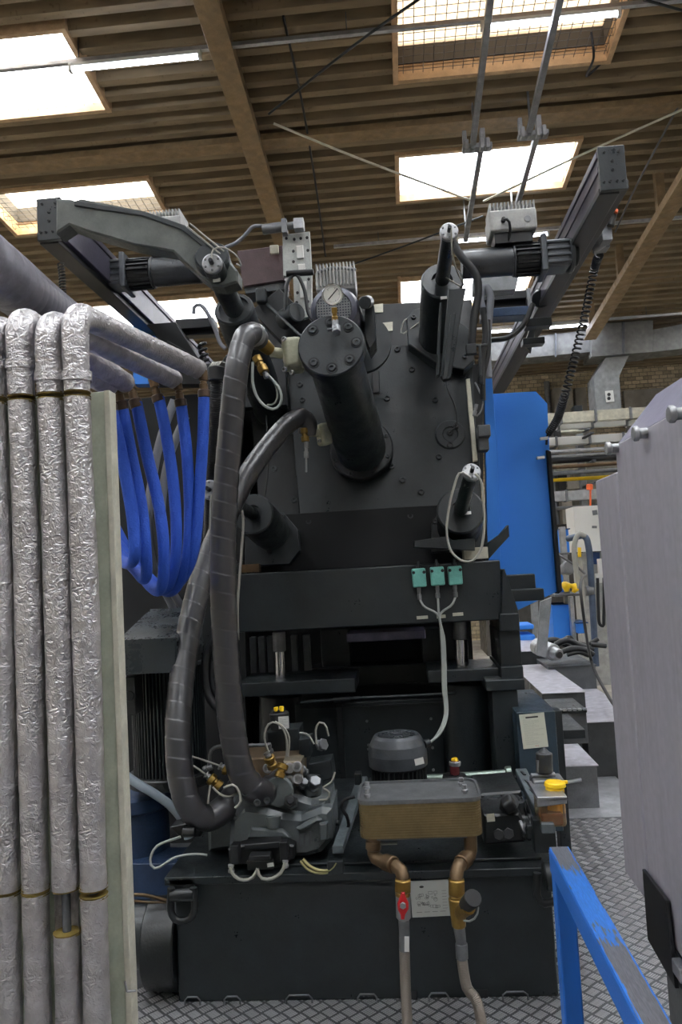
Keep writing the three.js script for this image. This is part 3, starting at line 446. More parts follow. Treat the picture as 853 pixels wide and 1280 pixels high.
  part(t, 'base_panel_seam', [cx([-0.395,0.414,-4.34], [-0.362,0.856,-4.34], 4.34, 0.01), cx([-0.596,0.845,-4.335], [0.184,0.837,-4.335], 4.335, 0.012)], M.darker);
  for (const p of [[0.107,0.762,-4.33], [0.106,0.611,-4.33], [-0.234,0.763,-4.33], [-0.232,0.637,-4.33], [-0.234,0.616,-4.33], [0.103,0.495,-4.33]]) part(t, 'screw', hexBolt(p, [0, 0, 1], 0.008, 0.008), M.steel);
  part(t, 'oil_line', [sweep([[-0.568,0.897,-4.2],[-0.324,0.907,-4.2],[-0.033,0.907,-4.2],[0.214,0.912,-4.2],[0.252,0.899,-4.35]], 0.009, { rad: 8 }), rod([-0.395,0.902,-4.2], [-0.307,0.907,-4.2], 0.017, 0.017, 6)], M.dark);
  // side post with stepped feet
  part(t, 'side_post', [slab([[0.502,1.532,-4.08],[0.515,1.535,-4.08],[0.571,1.312,-4.08],[0.483,1.309,-4.08]], [0, 0, -1], 0.5), cx([0.471,1.227,-4.06], [0.568,1.314,-4.06], 4.06, 0.5), cx([0.468,1.04,-4.1], [0.572,1.227,-4.1], 4.1, 0.45), cx([0.459,0.987,-4.06], [0.57,1.053,-4.06], 4.06, 0.5), cx([0.377,0.942,-4.02], [0.568,0.996,-4.02], 4.02, 0.55), cx([0.405,0.507,-4.04], [0.532,0.94,-4.04], 4.04, 0.5)], M.dark);
  part(t, 'side_arm', [cx([0.583,1.373,-4.6], [0.748,1.491,-4.6], 4.6, 0.12), cx([0.595,1.346,-4.5], [0.774,1.411,-4.5], 4.5, 0.12)], M.dark);
  part(t, 'upper_bracket', slab([[0.453,1.67,-4.2],[0.521,1.712,-4.2],[0.566,1.76,-4.2],[0.566,1.701,-4.2],[0.509,1.646,-4.2],[0.447,1.583,-4.2]], [0, 0, -1], 0.12), M.dark);
  part(t, 'terminal_box', [cx([0.456,2.252,-4.35], [0.525,2.317,-4.35], 4.35, 0.14), cx([0.458,2.181,-4.38], [0.515,2.253,-4.38], 4.38, 0.1)], M.darkGrey);
  part(t, 'side_plate', slab([[0.467,2.734,-4.674], [0.546,2.728,-4.673], [0.502,2.035,-4.564], [0.475,2.037,-4.564]], [0, 0, -1], 0.5), M.black);
  // dark machine body behind and to the side
  part(t, 'body', [span([-1.5, -0.05, -4.95], [0.4, 1.3, -5.6]), span([-1.9, -0.05, -4.8], [-0.98, 2.7, -5.5]), span([-0.98, 1.3, -4.92], [0.42, 2.9, -5.6])], M.deep);
  part(t, 'side_frame', [slab([[-1.099,2.805,-4.5],[-0.888,2.804,-4.5],[-0.896,1.659,-4.5],[-1.071,1.646,-4.5]], [0, 0, -1], 0.2), slab([[-1.108,1.515,-4.4],[-0.876,1.658,-4.4],[-0.887,0.955,-4.4],[-1.155,0.967,-4.4]], [0, 0, -1], 0.1)], M.darker);
  part(t, 'roof_frame', [slab([[-1.284,3.146,-4.7],[-1.052,3.142,-4.7],[-1.044,3.083,-4.7],[-1.276,3.085,-4.7]], [0, 0, -1], 0.12), slab([[-1.29,3.101,-4.75],[-1.051,3.098,-4.75],[-1.043,3.052,-4.75],[-1.282,3.056,-4.75]], [0, 0, -1], 0.08), slab([[-1.437,3.097,-4.6],[-1.257,3.098,-4.6],[-1.064,2.755,-4.6],[-1.105,2.71,-4.6]], [0, 0, -1], 0.12), slab([[-1.282,2.96,-4.5],[-1.075,2.827,-4.5],[-1.071,2.686,-4.5],[-1.363,2.706,-4.5]], [0, 0, -1], 0.1)], M.black);
  part(t, 'hanging_chain', [[248, 258], [252, 262], [247, 270]].map(([x, y]) => null).filter(Boolean).concat([coil([[-1.091,2.946,-4.55],[-1.081,2.864,-4.55],[-1.062,2.744,-4.55],[-1.057,2.648,-4.55]], 0.02, 0.011, 9)]), M.black);
  part(t, 'blue_cover', slab([[-1.612,3.233,-4.9],[-1.471,3.258,-4.9],[-1.489,2.805,-4.9],[-1.629,2.815,-4.9]], [0, 0, -1], 0.1), M.blue);
  part(t, 'cable_bow', sweep([[-1.119,3.104,-4.5],[-1.112,3.147,-4.5],[-1.079,3.154,-4.5],[-1.047,3.118,-4.5],[-1,3.01,-4.5],[-0.967,2.913,-4.5],[-0.94,2.883,-4.5]], 0.012, { rad: 8 }), M.greyHose);
  part(t, 'guard', slab([[-0.984,2.74,-4.4],[-0.912,2.826,-4.4],[-0.861,2.731,-4.4],[-0.942,2.663,-4.4]], [0, 0, -1], 0.1), M.dark);
  part(t, 'guard', [slab([[-0.754,3.047,-4.35],[-0.59,3.162,-4.35],[-0.399,2.942,-4.35],[-0.452,2.788,-4.35],[-0.584,2.843,-4.35]], [0, 0, -1], 0.12)], M.darker);
  part(t, 'stub_motor', rod([-0.57,2.963,-4.3], [-0.477,2.969,-4.2], 0.055, 0.055, 20), M.dark);
}
{ // injection cylinder with cap
  const A = [-0.233,2.496,-3.2], B = [-0.183,2.222,-4.47], ax = V(A).sub(V(B)).normalize(), a = ax.toArray(), L = V(A).distanceTo(V(B));
  const t = thing('injection_cylinder', 'massive dark cylinder with eight-hole bolted cap pointing out of the platen', 'cylinder', B);
  part(t, 'barrel', lathe(B, a, [[0, 0], [0.138, 0], [0.136, L * 0.25], [0.112, L - 0.06], [0, L - 0.06]], 48), M.dark);
  part(t, 'collar', lathe(B, a, [[0.1, 0.02], [0.178, 0.02], [0.178, 0.07], [0.17, 0.08], [0.1, 0.08]], 48), M.darker);
  const c = part(t, 'cap', lathe(B, a, [[0, L - 0.065], [0.132, L - 0.065], [0.138, L - 0.058], [0.138, L - 0.006], [0.132, L], [0, L]], 56), M.dark);
  const u = new THREE.Vector3(1, 0, 0).addScaledVector(ax, -ax.x).normalize(), w = ax.clone().cross(u);
  for (let k = 0; k < 8; k++) { if (k === 4) continue; const p = V(A).addScaledVector(u, 0.104 * Math.cos(k * 0.785)).addScaledVector(w, 0.104 * Math.sin(k * 0.785)); part(c, 'recess', lathe(p.clone().addScaledVector(ax, 0.0005).toArray(), a, [[0.024, 0], [0.024, 0.0022], [0.0155, 0.0022], [0.0155, 0]], 20), M.deep); part(c, 'screw', capScrew(p.toArray(), a, 0.0155, 0.008), M.dark); }
  for (let k = 0; k < 8; k++) part(t, 'collar_screw', capScrew(V(B).addScaledVector(ax, 0.078).addScaledVector(u, 0.157 * Math.cos(k * 0.785 + 0.4)).addScaledVector(w, 0.157 * Math.sin(k * 0.785 + 0.4)).toArray(), a, 0.012, 0.01), M.dark);
  const p = part(t, 'port_block', [move(new RoundedBoxGeometry(0.075, 0.13, 0.11, 3, 0.02), [-0.412,2.504,-3.33], [0, 0.2, 0.1]), rod([-0.423,2.507,-3.34], [-0.505,2.524,-3.34], 0.024, 0.022, 20), box(0.05, 0.15, 0.06, [-0.395,2.507,-3.36], [0, 0.2, 0.1], 0.012)], M.paleIron ??= painted('#a8a892', 0.5, 0.3));
  for (const q of [[-0.432,2.557,-3.28], [-0.436,2.428,-3.28], [-0.406,2.412,-3.28]]) part(p, 'screw', capScrew(q, [-0.5, 0, 0.8], 0.011, 0.012), M.steel);
  const p2 = part(t, 'port_block', [move(new RoundedBoxGeometry(0.06, 0.11, 0.08, 3, 0.016), [-0.351,2.26,-3.98], [0, 0.5, 0.1]), rod([-0.362,2.267,-3.97], [-0.421,2.263,-3.92], 0.02, 0.018, 18)], M.paleIron);
  part(p2, 'screw', capScrew([-0.367,2.219,-3.92], [-0.5, 0, 0.8], 0.01, 0.01), M.steel);
  part(t, 'side_lug', slab([[-0.102,2.836,-3.75],[-0.066,2.856,-3.75],[-0.056,2.82,-3.75],[-0.058,2.657,-3.75],[-0.091,2.617,-3.75],[-0.11,2.681,-3.75]], [0, 0, -1], 0.2), M.dark);
  part(t, 'round_flange', lathe([-0.15,2.747,-4.15], [0, 0.156, 0.988], [[0, 0], [0.165, 0], [0.165, 0.03], [0, 0.03]], 40), M.dark);
}
{
  const G = [-0.21,2.677,-3.12], t = thing('pressure_gauge', 'round white dial pressure gauge standing on the bolted cap', 'gauge', [-0.207,2.533,-3.15]), n = [0.05, -0.2, 0.98];
  part(t, 'case', lathe(G, n, [[0, -0.03], [0.036, -0.03], [0.041, -0.024], [0.043, 0.002], [0.041, 0.006], [0.036, 0.006], [0.036, 0]], 36), M.chrome);
  const dial = print((g, w) => { g.fillStyle = '#efefe8'; g.fillRect(0, 0, w, w); g.translate(w / 2, w / 2); g.strokeStyle = '#222'; for (let i = 0; i <= 40; i++) { const a = 2.36 + i / 40 * 4.71, l = i % 10 ? 0.05 : 0.1; g.lineWidth = i % 10 ? 2 : 4; g.beginPath(); g.moveTo(Math.cos(a) * w * 0.42, Math.sin(a) * w * 0.42); g.lineTo(Math.cos(a) * w * (0.42 - l), Math.sin(a) * w * (0.42 - l)); g.stroke(); } });
  part(t, 'dial', aim(new THREE.CylinderGeometry(0.036, 0.036, 0.002, 36).rotateY(0.05), G, n), dial);
  part(t, 'pointer', [slab([add(G, [0.02, 0.022, 0.007]), add(G, [0.023, 0.019, 0.007]), add(G, [-0.016, -0.02, 0]), add(G, [-0.019, -0.017, 0])], n, 0.0012, 0)], M.black);
  part(t, 'stem', gland([-0.207,2.628,-3.13], [-0.208,2.575,-3.15], 0.013), M.brass);
  part(t, 'valve', [rod([-0.208,2.582,-3.15], [-0.206,2.543,-3.14], 0.015, 0.013, 8), rod([-0.206,2.556,-3.15], [-0.202,2.52,-3.12], 0.018, 0.018, 6), rod([-0.205,2.534,-3.12], [-0.214,2.575,-3.26], 0.012, 0.012, 8), rod([-0.241,2.542,-3.14], [-0.206,2.543,-3.14], 0.006, 0.006)], M.dullSteel);
}
{
  const t = thing('plasticizing_motor', 'dark fan cooled motor with perforated grille and finned box behind the gauge', 'motor', [-0.216,2.833,-3.9]);
  const A = [-0.242,2.775,-3.6], a = [-0.05, -0.05, 1];
  part(t, 'housing', [lathe(A, a, [[0, -0.5], [0.115, -0.5], [0.118, -0.05], [0.106, -0.01], [0.085, 0], [0.08, -0.02], [0, -0.02]], 36)], M.violetGrey ??= painted('#4a4c58', 0.35, 0.2));
  const g = []; for (let k = -6; k <= 6; k++) { const h = Math.sqrt(Math.max(0.001, 0.0064 - (k * 0.0125) ** 2)); g.push(box(0.005, 2 * h, 0.006, add(A, [k * 0.0125, 0, -0.004]), [0, 0, 0], 0), box(2 * h, 0.005, 0.006, add(A, [0, k * 0.0125, -0.004]), [0, 0, 0], 0)); }
  part(t, 'grille', g, M.grey);
  const c = part(t, 'inverter_box', [box(0.19, 0.1, 0.16, [-0.232,2.947,-3.78], [0, 0, 0.0], 0.01)], M.inv);
  for (let k = 0; k < 12; k++) part(c, 'fin', box(0.007, 0.11, 0.17, add([-0.23,2.971,-3.77], [-0.088 + k * 0.016, 0, 0]), [0, 0, 0], 0.001), M.inv);
  part(c, 'top_rim', sweep([[-0.315,2.987,-3.7],[-0.268,3.003,-3.7],[-0.192,3.001,-3.7],[-0.132,2.988,-3.7]], 0.008, { rad: 8 }), M.grey);
  part(t, 'hinge_lug', rod([-0.097,2.794,-3.6], [-0.086,2.846,-3.75], 0.03, 0.03, 20), M.dark);
}
{
  const t = thing('valve_tower', 'upright pale drilled metal bracket with brown box and small cylinder on top', 'bracket', [-0.491,2.957,-4.3]);
  const o = [[-0.55,3.446,-4.3],[-0.398,3.451,-4.3],[-0.397,3.219,-4.3],[-0.41,2.973,-4.3],[-0.504,2.949,-4.3],[-0.504,3.206,-4.3],[-0.558,3.21,-4.3]];
  const b = part(t, 'plate', slab(o, [0, 0, -1], 0.03), painted('#b5b8b4', 0.45, 0.3));
  part(b, 'window', [slab([[-0.477,3.372,-4.29],[-0.437,3.373,-4.29],[-0.436,3.3,-4.29],[-0.476,3.299,-4.29]], [0, 0, -1], 0.01), slab([[-0.473,3.267,-4.29],[-0.433,3.268,-4.29],[-0.431,3.232,-4.29],[-0.471,3.231,-4.29]], [0, 0, -1], 0.01), slab([[-0.469,3.167,-4.29],[-0.429,3.169,-4.29],[-0.434,3.075,-4.29],[-0.47,3.073,-4.29]], [0, 0, -1], 0.01)], M.white);
  for (const p of [[-0.527,3.415,-4.285], [-0.483,3.406,-4.285], [-0.447,3.408,-4.285], [-0.412,3.409,-4.285], [-0.491,3.339,-4.285], [-0.411,3.337,-4.285], [-0.488,3.05,-4.285], [-0.426,3.05,-4.285], [-0.481,3.104,-4.285], [-0.415,3.175,-4.285], [-0.494,3.28,-4.285], [-0.424,3.009,-4.285]]) part(b, 'screw', capScrew(p, [0, 0, 1], 0.008, 0.006), M.black);
  part(t, 'brown_box', [slab([[-0.825,3.409,-4.38],[-0.564,3.42,-4.38],[-0.56,3.216,-4.38],[-0.798,3.198,-4.38]], [0, 0, -1], 0.2, 0.005)], painted('#5a4648', 0.5));
  part(t, 'under_beam', slab([[-0.802,3.21,-4.4],[-0.563,3.219,-4.4],[-0.566,3.168,-4.4],[-0.79,3.163,-4.4]], [0, 0, -1], 0.16), M.darkGrey);
  part(t, 'bow_plate', [box(0.05, 0.05, 0.02, [-0.608,3.388,-4.36])], M.cream);
  part(t, 'air_cylinder', [rod([-0.653,3.461,-4.25], [-0.528,3.468,-4.25], 0.028, 0.028, 16), rod([-0.528,3.468,-4.25], [-0.475,3.472,-4.25], 0.02, 0.02, 16), box(0.03, 0.08, 0.06, [-0.529,3.463,-4.25])], M.dullSteel);
  part(t, 'silver_block', box(0.055, 0.06, 0.06, [-0.449,3.47,-4.25]), M.alu);
  part(t, 'hose', sweep([[-0.866,3.379,-4.25],[-0.808,3.397,-4.25],[-0.743,3.446,-4.25],[-0.705,3.483,-4.25],[-0.652,3.483,-4.25]], 0.011, { rad: 8 }), M.greyHose);
  part(t, 'cable', sweep([[-0.546,2.983,-4.2],[-0.516,3.148,-4.2],[-0.475,3.176,-4.2],[-0.436,3.097,-4.2],[-0.417,2.955,-4.2],[-0.393,2.918,-4.2]], 0.01, { rad: 8 }), M.black);
  part(t, 'black_arm', rod([-0.527,3.184,-4.2], [-0.379,3.181,-4.2], 0.017, 0.017, 10), M.black);
  part(t, 'foot', [box(0.06, 0.09, 0.06, [-0.684,3.107,-4.3], [0, 0, 0], 0.015), rod([-0.655,3.059,-4.3], [-0.455,2.807,-4.1], 0.008, 0.008)], M.dark);
}
{
  const t = thing('hose_guard', 'black tubes and upright steel tray beside the slim rod cylinder', 'guard', [0.368,2.687,-3.9]);
  part(t, 'black_tube', sweep([[0.339,3.153,-3.85],[0.377,3.07,-3.85],[0.441,2.977,-3.85],[0.451,2.896,-3.85],[0.423,2.768,-3.85],[0.404,2.65,-3.85],[0.401,2.607,-3.85]], 0.019, { rad: 14 }), M.rubber);
  part(t, 'tray', [slab([[0.304,2.895,-3.8],[0.388,2.892,-3.8],[0.359,2.784,-3.8],[0.288,2.462,-3.8],[0.254,2.453,-3.8],[0.24,2.474,-3.8]], [0, 0, -1], 0.05), slab([[0.304,2.757,-3.75],[0.327,2.759,-3.75],[0.269,2.448,-3.75],[0.243,2.446,-3.75]], [0, 0, -1], 0.03)], M.dark);
  part(t, 'side_tray', slab([[0.262,2.848,-3.85],[0.274,2.851,-3.85],[0.239,2.493,-3.85],[0.22,2.487,-3.85]], [0, 0, -1], 0.08), M.dark);
  part(t, 'back_hose', sweep([[0.49,2.494,-4],[0.494,2.665,-4],[0.516,2.828,-4],[0.526,2.917,-4],[0.501,2.965,-4],[0.477,2.905,-4],[0.494,2.788,-4]], 0.019, { rad: 12 }), M.greyHose);
  part(t, 'rod_clip', [box(0.09, 0.012, 0.02, [0.433,2.621,-3.85]), rod([0.434,2.607,-3.8], [0.429,2.46,-3.8], 0.007, 0.007), box(0.05, 0.05, 0.04, [0.397,2.604,-3.85])], M.dark);
  part(t, 'flex_bundle', [sweep([[0.474,2.819,-3.9],[0.476,2.679,-3.9],[0.449,2.561,-3.9],[0.437,2.443,-3.9]], 0.016, { rad: 8 }), sweep([[0.499,2.772,-3.95],[0.489,2.612,-3.95],[0.457,2.493,-3.95],[0.449,2.373,-3.95]], 0.014, { rad: 8 })], M.black);
  single('white_strip', slab([[0.423,2.602,-4.522], [0.446,2.605,-4.522], [0.452,2.129,-4.447], [0.426,2.126,-4.446]], [0, 0.1564, 0.9877], 0.03, 0.003), M.cream, 'narrow white strip running down the platen edge to the sensor disc', 'cable duct');
  single('black_cable', sweep([[0.311,2.61,-4.523], [0.318,2.546,-4.483], [0.348,2.466,-4.48], [0.355,2.352,-4.482], [0.31,2.302,-4.464]], 0.004, { rad: 6 }), M.cableBlack, 'thin black cable drooping to the round cover in the platen', 'cable');
  single('white_cable', sweep([[0.162,2.993,-4.553], [0.101,2.975,-4.51], [0.078,2.9,-4.518], [0.19,2.952,-4.486]], 0.004, { rad: 6 }), M.cable, 'short white cable hooked behind the slim rod cylinder', 'cable');
  single('connector_cluster', [sweep([[0.442,2.519,-4.2],[0.464,2.466,-4.2],[0.478,2.422,-4.2],[0.461,2.36,-4.2],[0.439,2.34,-4.2]], 0.005, { rad: 6 }), ...gland([0.443,2.403,-4.2], [0.426,2.341,-4.2], 0.011)], M.steel, 'silver cable connectors beside the narrow white strip', 'connector');
}
// three limit switches on the crossbeam with their cables
[[520, 722, 'teal limit switch on the crossbeam, farthest from the blue panel', [0.084,1.515,-4.07], [0.08,1.45,-4.07], [0.088,1.579,-4.07]], [543, 721, 'teal limit switch in the middle of three on the crossbeam', [0.176,1.518,-4.07], [0.172,1.453,-4.07], [0.181,1.582,-4.07]], [565, 719, 'teal limit switch on the crossbeam, closest to the blue panel', [0.265,1.517,-4.07], [0.261,1.453,-4.07], [0.269,1.581,-4.07]]].forEach(([, , lab, c, low, up], i) => {
  const t = thing('limit_switch', lab, 'switch', c, 'teal limit switches on the crossbeam');
  const b = part(t, 'housing', box(0.07, 0.095, 0.05, c, [0, 0, 0.02], 0.008), M.teal);
  for (const s of [-1, 1]) part(b, 'screw', capScrew(add(c, [s * 0.026, 0.027, 0.024]), [0, 0, 1], 0.008, 0.006), M.black);
  part(t, 'plunger', [rod(add(c, [0, 0.045, 0]), add(c, [0, 0.085, 0]), 0.013, 0.006), box(0.02, 0.016, 0.02, add(c, [0, 0.05, 0]))], M.dark);
  part(t, 'gland', gland(add(low, [0, 0.02, 0]), add(low, [0, -0.045, 0]), 0.012), M.dullSteel);
  const k = i - 1, end = [[535, 0]];
  part(t, 'cable', sweep([add(low, [0, -0.04, 0]), add(low, [-k * 0.02, -0.08, 0.01]), [0.171 + k * 0.006, 1.326, -4.05], [0.183 + k * 0.007, 1.200, -4.04], [0.175 + k * 0.007, 0.967, -4.02], [0.174 + k * 0.006, 0.846, -4], [0.134 + k * 0.006, 0.779, -3.9], [0.059, 0.748 + k * 0.006, -3.75]], 0.006, { rad: 8 }), M.cableGrey);
});
// the two thick wrapped hoses
const hoseBump = tex(256, 256, (u, v) => tile((x, y) => fbm(x, y, 3), u, v, 20));
M.wrap = new THREE.MeshPhysicalMaterial({ color: '#232226', roughness: 0.45, clearcoat: 0.8, clearcoatRoughness: 0.3, bumpMap: hoseBump, bumpScale: 0.0012, side: THREE.DoubleSide });
function wrappedHose(label, pts, r, at) {
  const t = thing('wrapped_hose', label, 'hose', at, 'thick black wrapped hydraulic hoses');
  part(t, 'hose', sweep(pts, (s, a, m) => { const q = (m / 0.07 + a / 6.283 + 0.2 * noise(m * 8, 2)) % 1; return r * (0.9 + 0.12 * Math.min(1, m * 0.9) + 0.03 * (1 - q) + 0.012 * noise(m * 9, Math.cos(a), Math.sin(a))); }, { rad: 36, step: 0.0035, u: 0.5, v: 0.3 }), M.wrap);
  return t;
}
{
  const a = wrappedHose('longest thick black wrapped hose looping from the big cylinder down to the valves', [[-0.541,2.56,-3.26],[-0.556,2.567,-3.2],[-0.576,2.544,-3.16],[-0.594,2.487,-3.14],[-0.607,2.418,-3.12],[-0.634,2.248,-3.12],[-0.669,1.993,-3.12],[-0.696,1.74,-3.12],[-0.706,1.457,-3.12],[-0.705,1.208,-3.12],[-0.694,0.976,-3.12],[-0.658,0.8,-3.12],[-0.61,0.736,-3.15],[-0.565,0.73,-3.22],[-0.531,0.744,-3.28]], 0.05, [-0.54,2.523,-3.3]);
  part(a, 'clamp', sweep([[-0.556,2.567,-3.2], [-0.548,2.569,-3.23]], 0.05, { rad: 24 }), M.steel);
  part(a, 'end_fitting', [rod([-0.541,2.556,-3.26], [-0.502,2.525,-3.32], 0.034, 0.026, 20), ...gland([-0.551,2.48,-3.24], [-0.514,2.406,-3.22], 0.022)], M.brass);
  part(a, 'bleed_tube', [sweep([[-0.514,2.406,-3.22],[-0.486,2.377,-3.22],[-0.455,2.331,-3.22],[-0.454,2.278,-3.22],[-0.479,2.253,-3.22],[-0.518,2.266,-3.22],[-0.552,2.311,-3.22],[-0.566,2.369,-3.22],[-0.562,2.456,-3.22]], 0.006, { rad: 8 }), sweep([[-0.51,2.401,-3.23],[-0.475,2.358,-3.23],[-0.468,2.304,-3.23],[-0.486,2.275,-3.23],[-0.513,2.274,-3.23]], 0.004, { rad: 8 })], M.cableGrey);
  part(a, 'nut', gland([-0.517,2.419,-3.22], [-0.505,2.385,-3.22], 0.014), M.steel);
  const b = wrappedHose('thick black wrapped hose crossing behind the longest one, bent toward the manifold', [[-0.427,2.26,-3.9],[-0.418,2.3,-3.88],[-0.442,2.33,-3.86],[-0.493,2.307,-3.82],[-0.585,2.2,-3.75],[-0.684,2.031,-3.62],[-0.779,1.81,-3.5],[-0.846,1.613,-3.4],[-0.887,1.406,-3.3],[-0.91,1.174,-3.2],[-0.909,0.985,-3.12],[-0.89,0.795,-3.08],[-0.851,0.692,-3.08],[-0.8,0.653,-3.12],[-0.744,0.682,-3.16],[-0.689,0.748,-3.25]], 0.049, [-0.427,2.26,-3.9]);
  part(b, 'end_fitting', [...gland([-0.436,2.276,-3.85], [-0.431,2.209,-3.85], 0.02)], M.brass);
  part(b, 'needle_valve', [...gland([-0.427,2.209,-3.85], [-0.432,2.13,-3.85], 0.012), rod([-0.432,2.13,-3.85], [-0.435,2.06,-3.85], 0.005, 0.005), rod([-0.41,2.314,-3.85], [-0.404,2.349,-3.85], 0.008, 0.008)], M.steel);
}
single('white_cable', sweep([[-0.735,1.919,-3.7],[-0.727,1.835,-3.7],[-0.742,1.686,-3.7],[-0.761,1.538,-3.7],[-0.773,1.427,-3.7],[-0.777,1.279,-3.7]], 0.006, { rad: 8 }), M.cable, 'white cable running down beside the low cylinder to the crossbeam', 'cable');
single('black_cable', sweep([[-0.727,2.549,-4.524], [-0.72,2.379,-4.487], [-0.721,2.145,-4.45], [-0.744,2.001,-4.437]], 0.005, { rad: 6 }), M.cableBlack, 'black cable running down the platen between the thick hoses', 'cable');

// ---------- hydraulic power unit ----------
const tx0 = -0.930, tx1 = 0.475, tY = 0.464;
{
  const t = thing('oil_tank', 'long anthracite oil tank on the checker plate with lifting lugs and diagram plate', 'tank', [(tx0 + tx1) / 2, 0, -3.7]);
  part(t, 'body', span([tx0, 0, -3.05], [tx1, tY - 0.03, -4.33], 0.008), M.dark);
  part(t, 'top_plate', [span([tx0 - 0.03, tY - 0.03, -3.03], [tx1 + 0.02, tY, -4.35]), span([tx0 + 0.3, tY, -3.1], [tx1 - 0.02, tY + 0.012, -3.17])], M.dark);
  const l = part(t, 'lifting_lug', [span([-0.942,0.384,-3.03], [-0.847,0.458,-3.05]), sweep([[-0.925,0.439,-3],[-0.929,0.352,-3],[-0.912,0.323,-3],[-0.864,0.322,-3],[-0.841,0.35,-3],[-0.841,0.437,-3]], 0.014, { rad: 10 }), rod([-0.929,0.41,-3], [-0.839,0.413,-3], 0.022, 0.022)], M.darker);
  part(t, 'lifting_lug', [rod([0.44,0.451,-2.98], [0.48,0.453,-2.98], 0.05, 0.05, 20), sweep([[0.418,0.466,-2.98],[0.413,0.388,-2.98],[0.428,0.36,-2.98],[0.473,0.364,-2.98]], 0.014, { rad: 10 })], M.darker);
  for (const p of [[[-0.899,0.038,-3.03],[-0.842,0.04,-3.03]], [[-0.751,0.041,-3.03],[-0.691,0.043,-3.03]], [[-0.518,0.043,-3.03],[-0.423,0.044,-3.03]], [[-0.254,0.046,-3.03],[-0.184,0.048,-3.03]], [[0.006,0.056,-3.03],[0.076,0.054,-3.03]], [[0.272,0.059,-3.03],[0.361,0.06,-3.03]]]) { const [a, b] = p; part(t, 'weld_clip', sweep([[a[0], 0, -3.03], [a[0], 0.03, -3.03], [b[0], 0.03, -3.03], [b[0], 0, -3.03]], 0.0035, { poly: true, bend: 0.012, rad: 6 }), M.dullSteel); }
  const dia = print((g, w, h) => { g.fillStyle = '#aeb0ab'; g.fillRect(0, 0, w, h); g.strokeStyle = '#3c3d3d'; g.lineWidth = 2; let s = 11; const r = () => (s = (s * 16807) % 2147483647) / 2147483647; g.fillStyle = '#222'; g.beginPath(); g.ellipse(w * 0.3, h * 0.17, 18, 9, 0, 0, 7); g.fill(); for (let i = 0; i < 34; i++) { const x = w * (0.15 + 0.5 * r()), y = h * (0.3 + 0.4 * r()); g.beginPath(); if (i % 2) g.rect(x, y, 8 + 26 * r(), 5 + 18 * r()); else g.arc(x, y, 4 + 12 * r(), 0, 6.3); g.stroke(); } g.fillStyle = '#555'; for (let i = 0; i < 7; i++) g.fillRect(w * 0.8, h * (0.3 + i * 0.08), w * 0.12, 2); for (let i = 0; i < 4; i++) g.fillRect(w * (0.12 + 0.2 * i), h * 0.86, w * 0.14, 3); }, 320, 280);
  part(t, 'diagram_plate', card([-0.041,0.423,-3.046], [0.103,0.427,-3.046], [-0.046,0.293,-3.046], 0.004), dia);
}
{ // heat exchanger
  const fx0 = -0.210, fx1 = 0.235, yT = 0.742, yB = 0.609, w = fx1 - fx0, cx = (fx0 + fx1) / 2, cz = -3.08, d = 0.26;
  const t = thing('heat_exchanger', 'brazed plate heat exchanger lying flat with golden brown plate edges', 'heat exchanger', [cx, yB, cz]);
  const rrect = (s) => { const W = w / 2 + s, D = d / 2 + s, r = 0.05, S = new THREE.Shape(); S.moveTo(-W + r, -D); S.lineTo(W - r, -D); S.quadraticCurveTo(W, -D, W, -D + r); S.lineTo(W, D - r); S.quadraticCurveTo(W, D, W - r, D); S.lineTo(-W + r, D); S.quadraticCurveTo(-W, D, -W, D - r); S.lineTo(-W, -D + r); S.quadraticCurveTo(-W, -D, -W + r, -D); return S; };
  const layer = (s, y, h) => { const g = new THREE.ExtrudeGeometry(rrect(s), { depth: h, bevelEnabled: false, curveSegments: 6 }); g.rotateX(-Math.PI / 2); g.translate(cx, y, cz); return g; };
  const n = 26, ls = []; for (let i = 0; i < n; i++) ls.push(layer(i % 2 ? -0.002 : 0, yB + i * (yT - yB - 0.012) / n, (yT - yB - 0.012) / n));
  part(t, 'plate_pack', ls, painted('#8f7d58', 0.45, 0.6));
  part(t, 'cover_plate', [layer(0.002, yT - 0.012, 0.003), layer(-0.006, yT - 0.012, 0.006)], M.dullSteel);
  part(t, 'bottom_plate', layer(-0.01, yB - 0.008, 0.008), M.darkGrey);
  const rim = rrect(0.003); rim.holes.push(rrect(-0.005)); const rg = new THREE.ExtrudeGeometry(rim, { depth: 0.012, bevelEnabled: false, curveSegments: 6 }); rg.rotateX(-Math.PI / 2); rg.translate(cx, yT - 0.009, cz); part(t, 'rim', rg, M.dullSteel);
  for (const [x, z] of [[-0.195, -0.04], [-0.19, 0.06], [0.165, -0.05], [0.17, 0.045]]) { const p = [cx + x, yT - 0.008, cz + z]; part(t, 'stud', [rod(p, add(p, [0, 0.035, 0]), 0.009, 0.009, 12), rod(add(p, [0, 0.008, 0]), add(p, [0, 0.018, 0]), 0.014, 0.014, 6)], M.steel); }
}
const braid = tex(128, 128, (u, v) => { const a = Math.sin((u + v) * 6.283 * 8), b = Math.sin((u - v) * 6.283 * 8); return 0.5 + 0.25 * a * b + 0.2 * Math.sign(a * b); });
M.braid = std('#8b8279', 0.4, 0.8, { bumpMap: braid, bumpScale: 0.0025 });
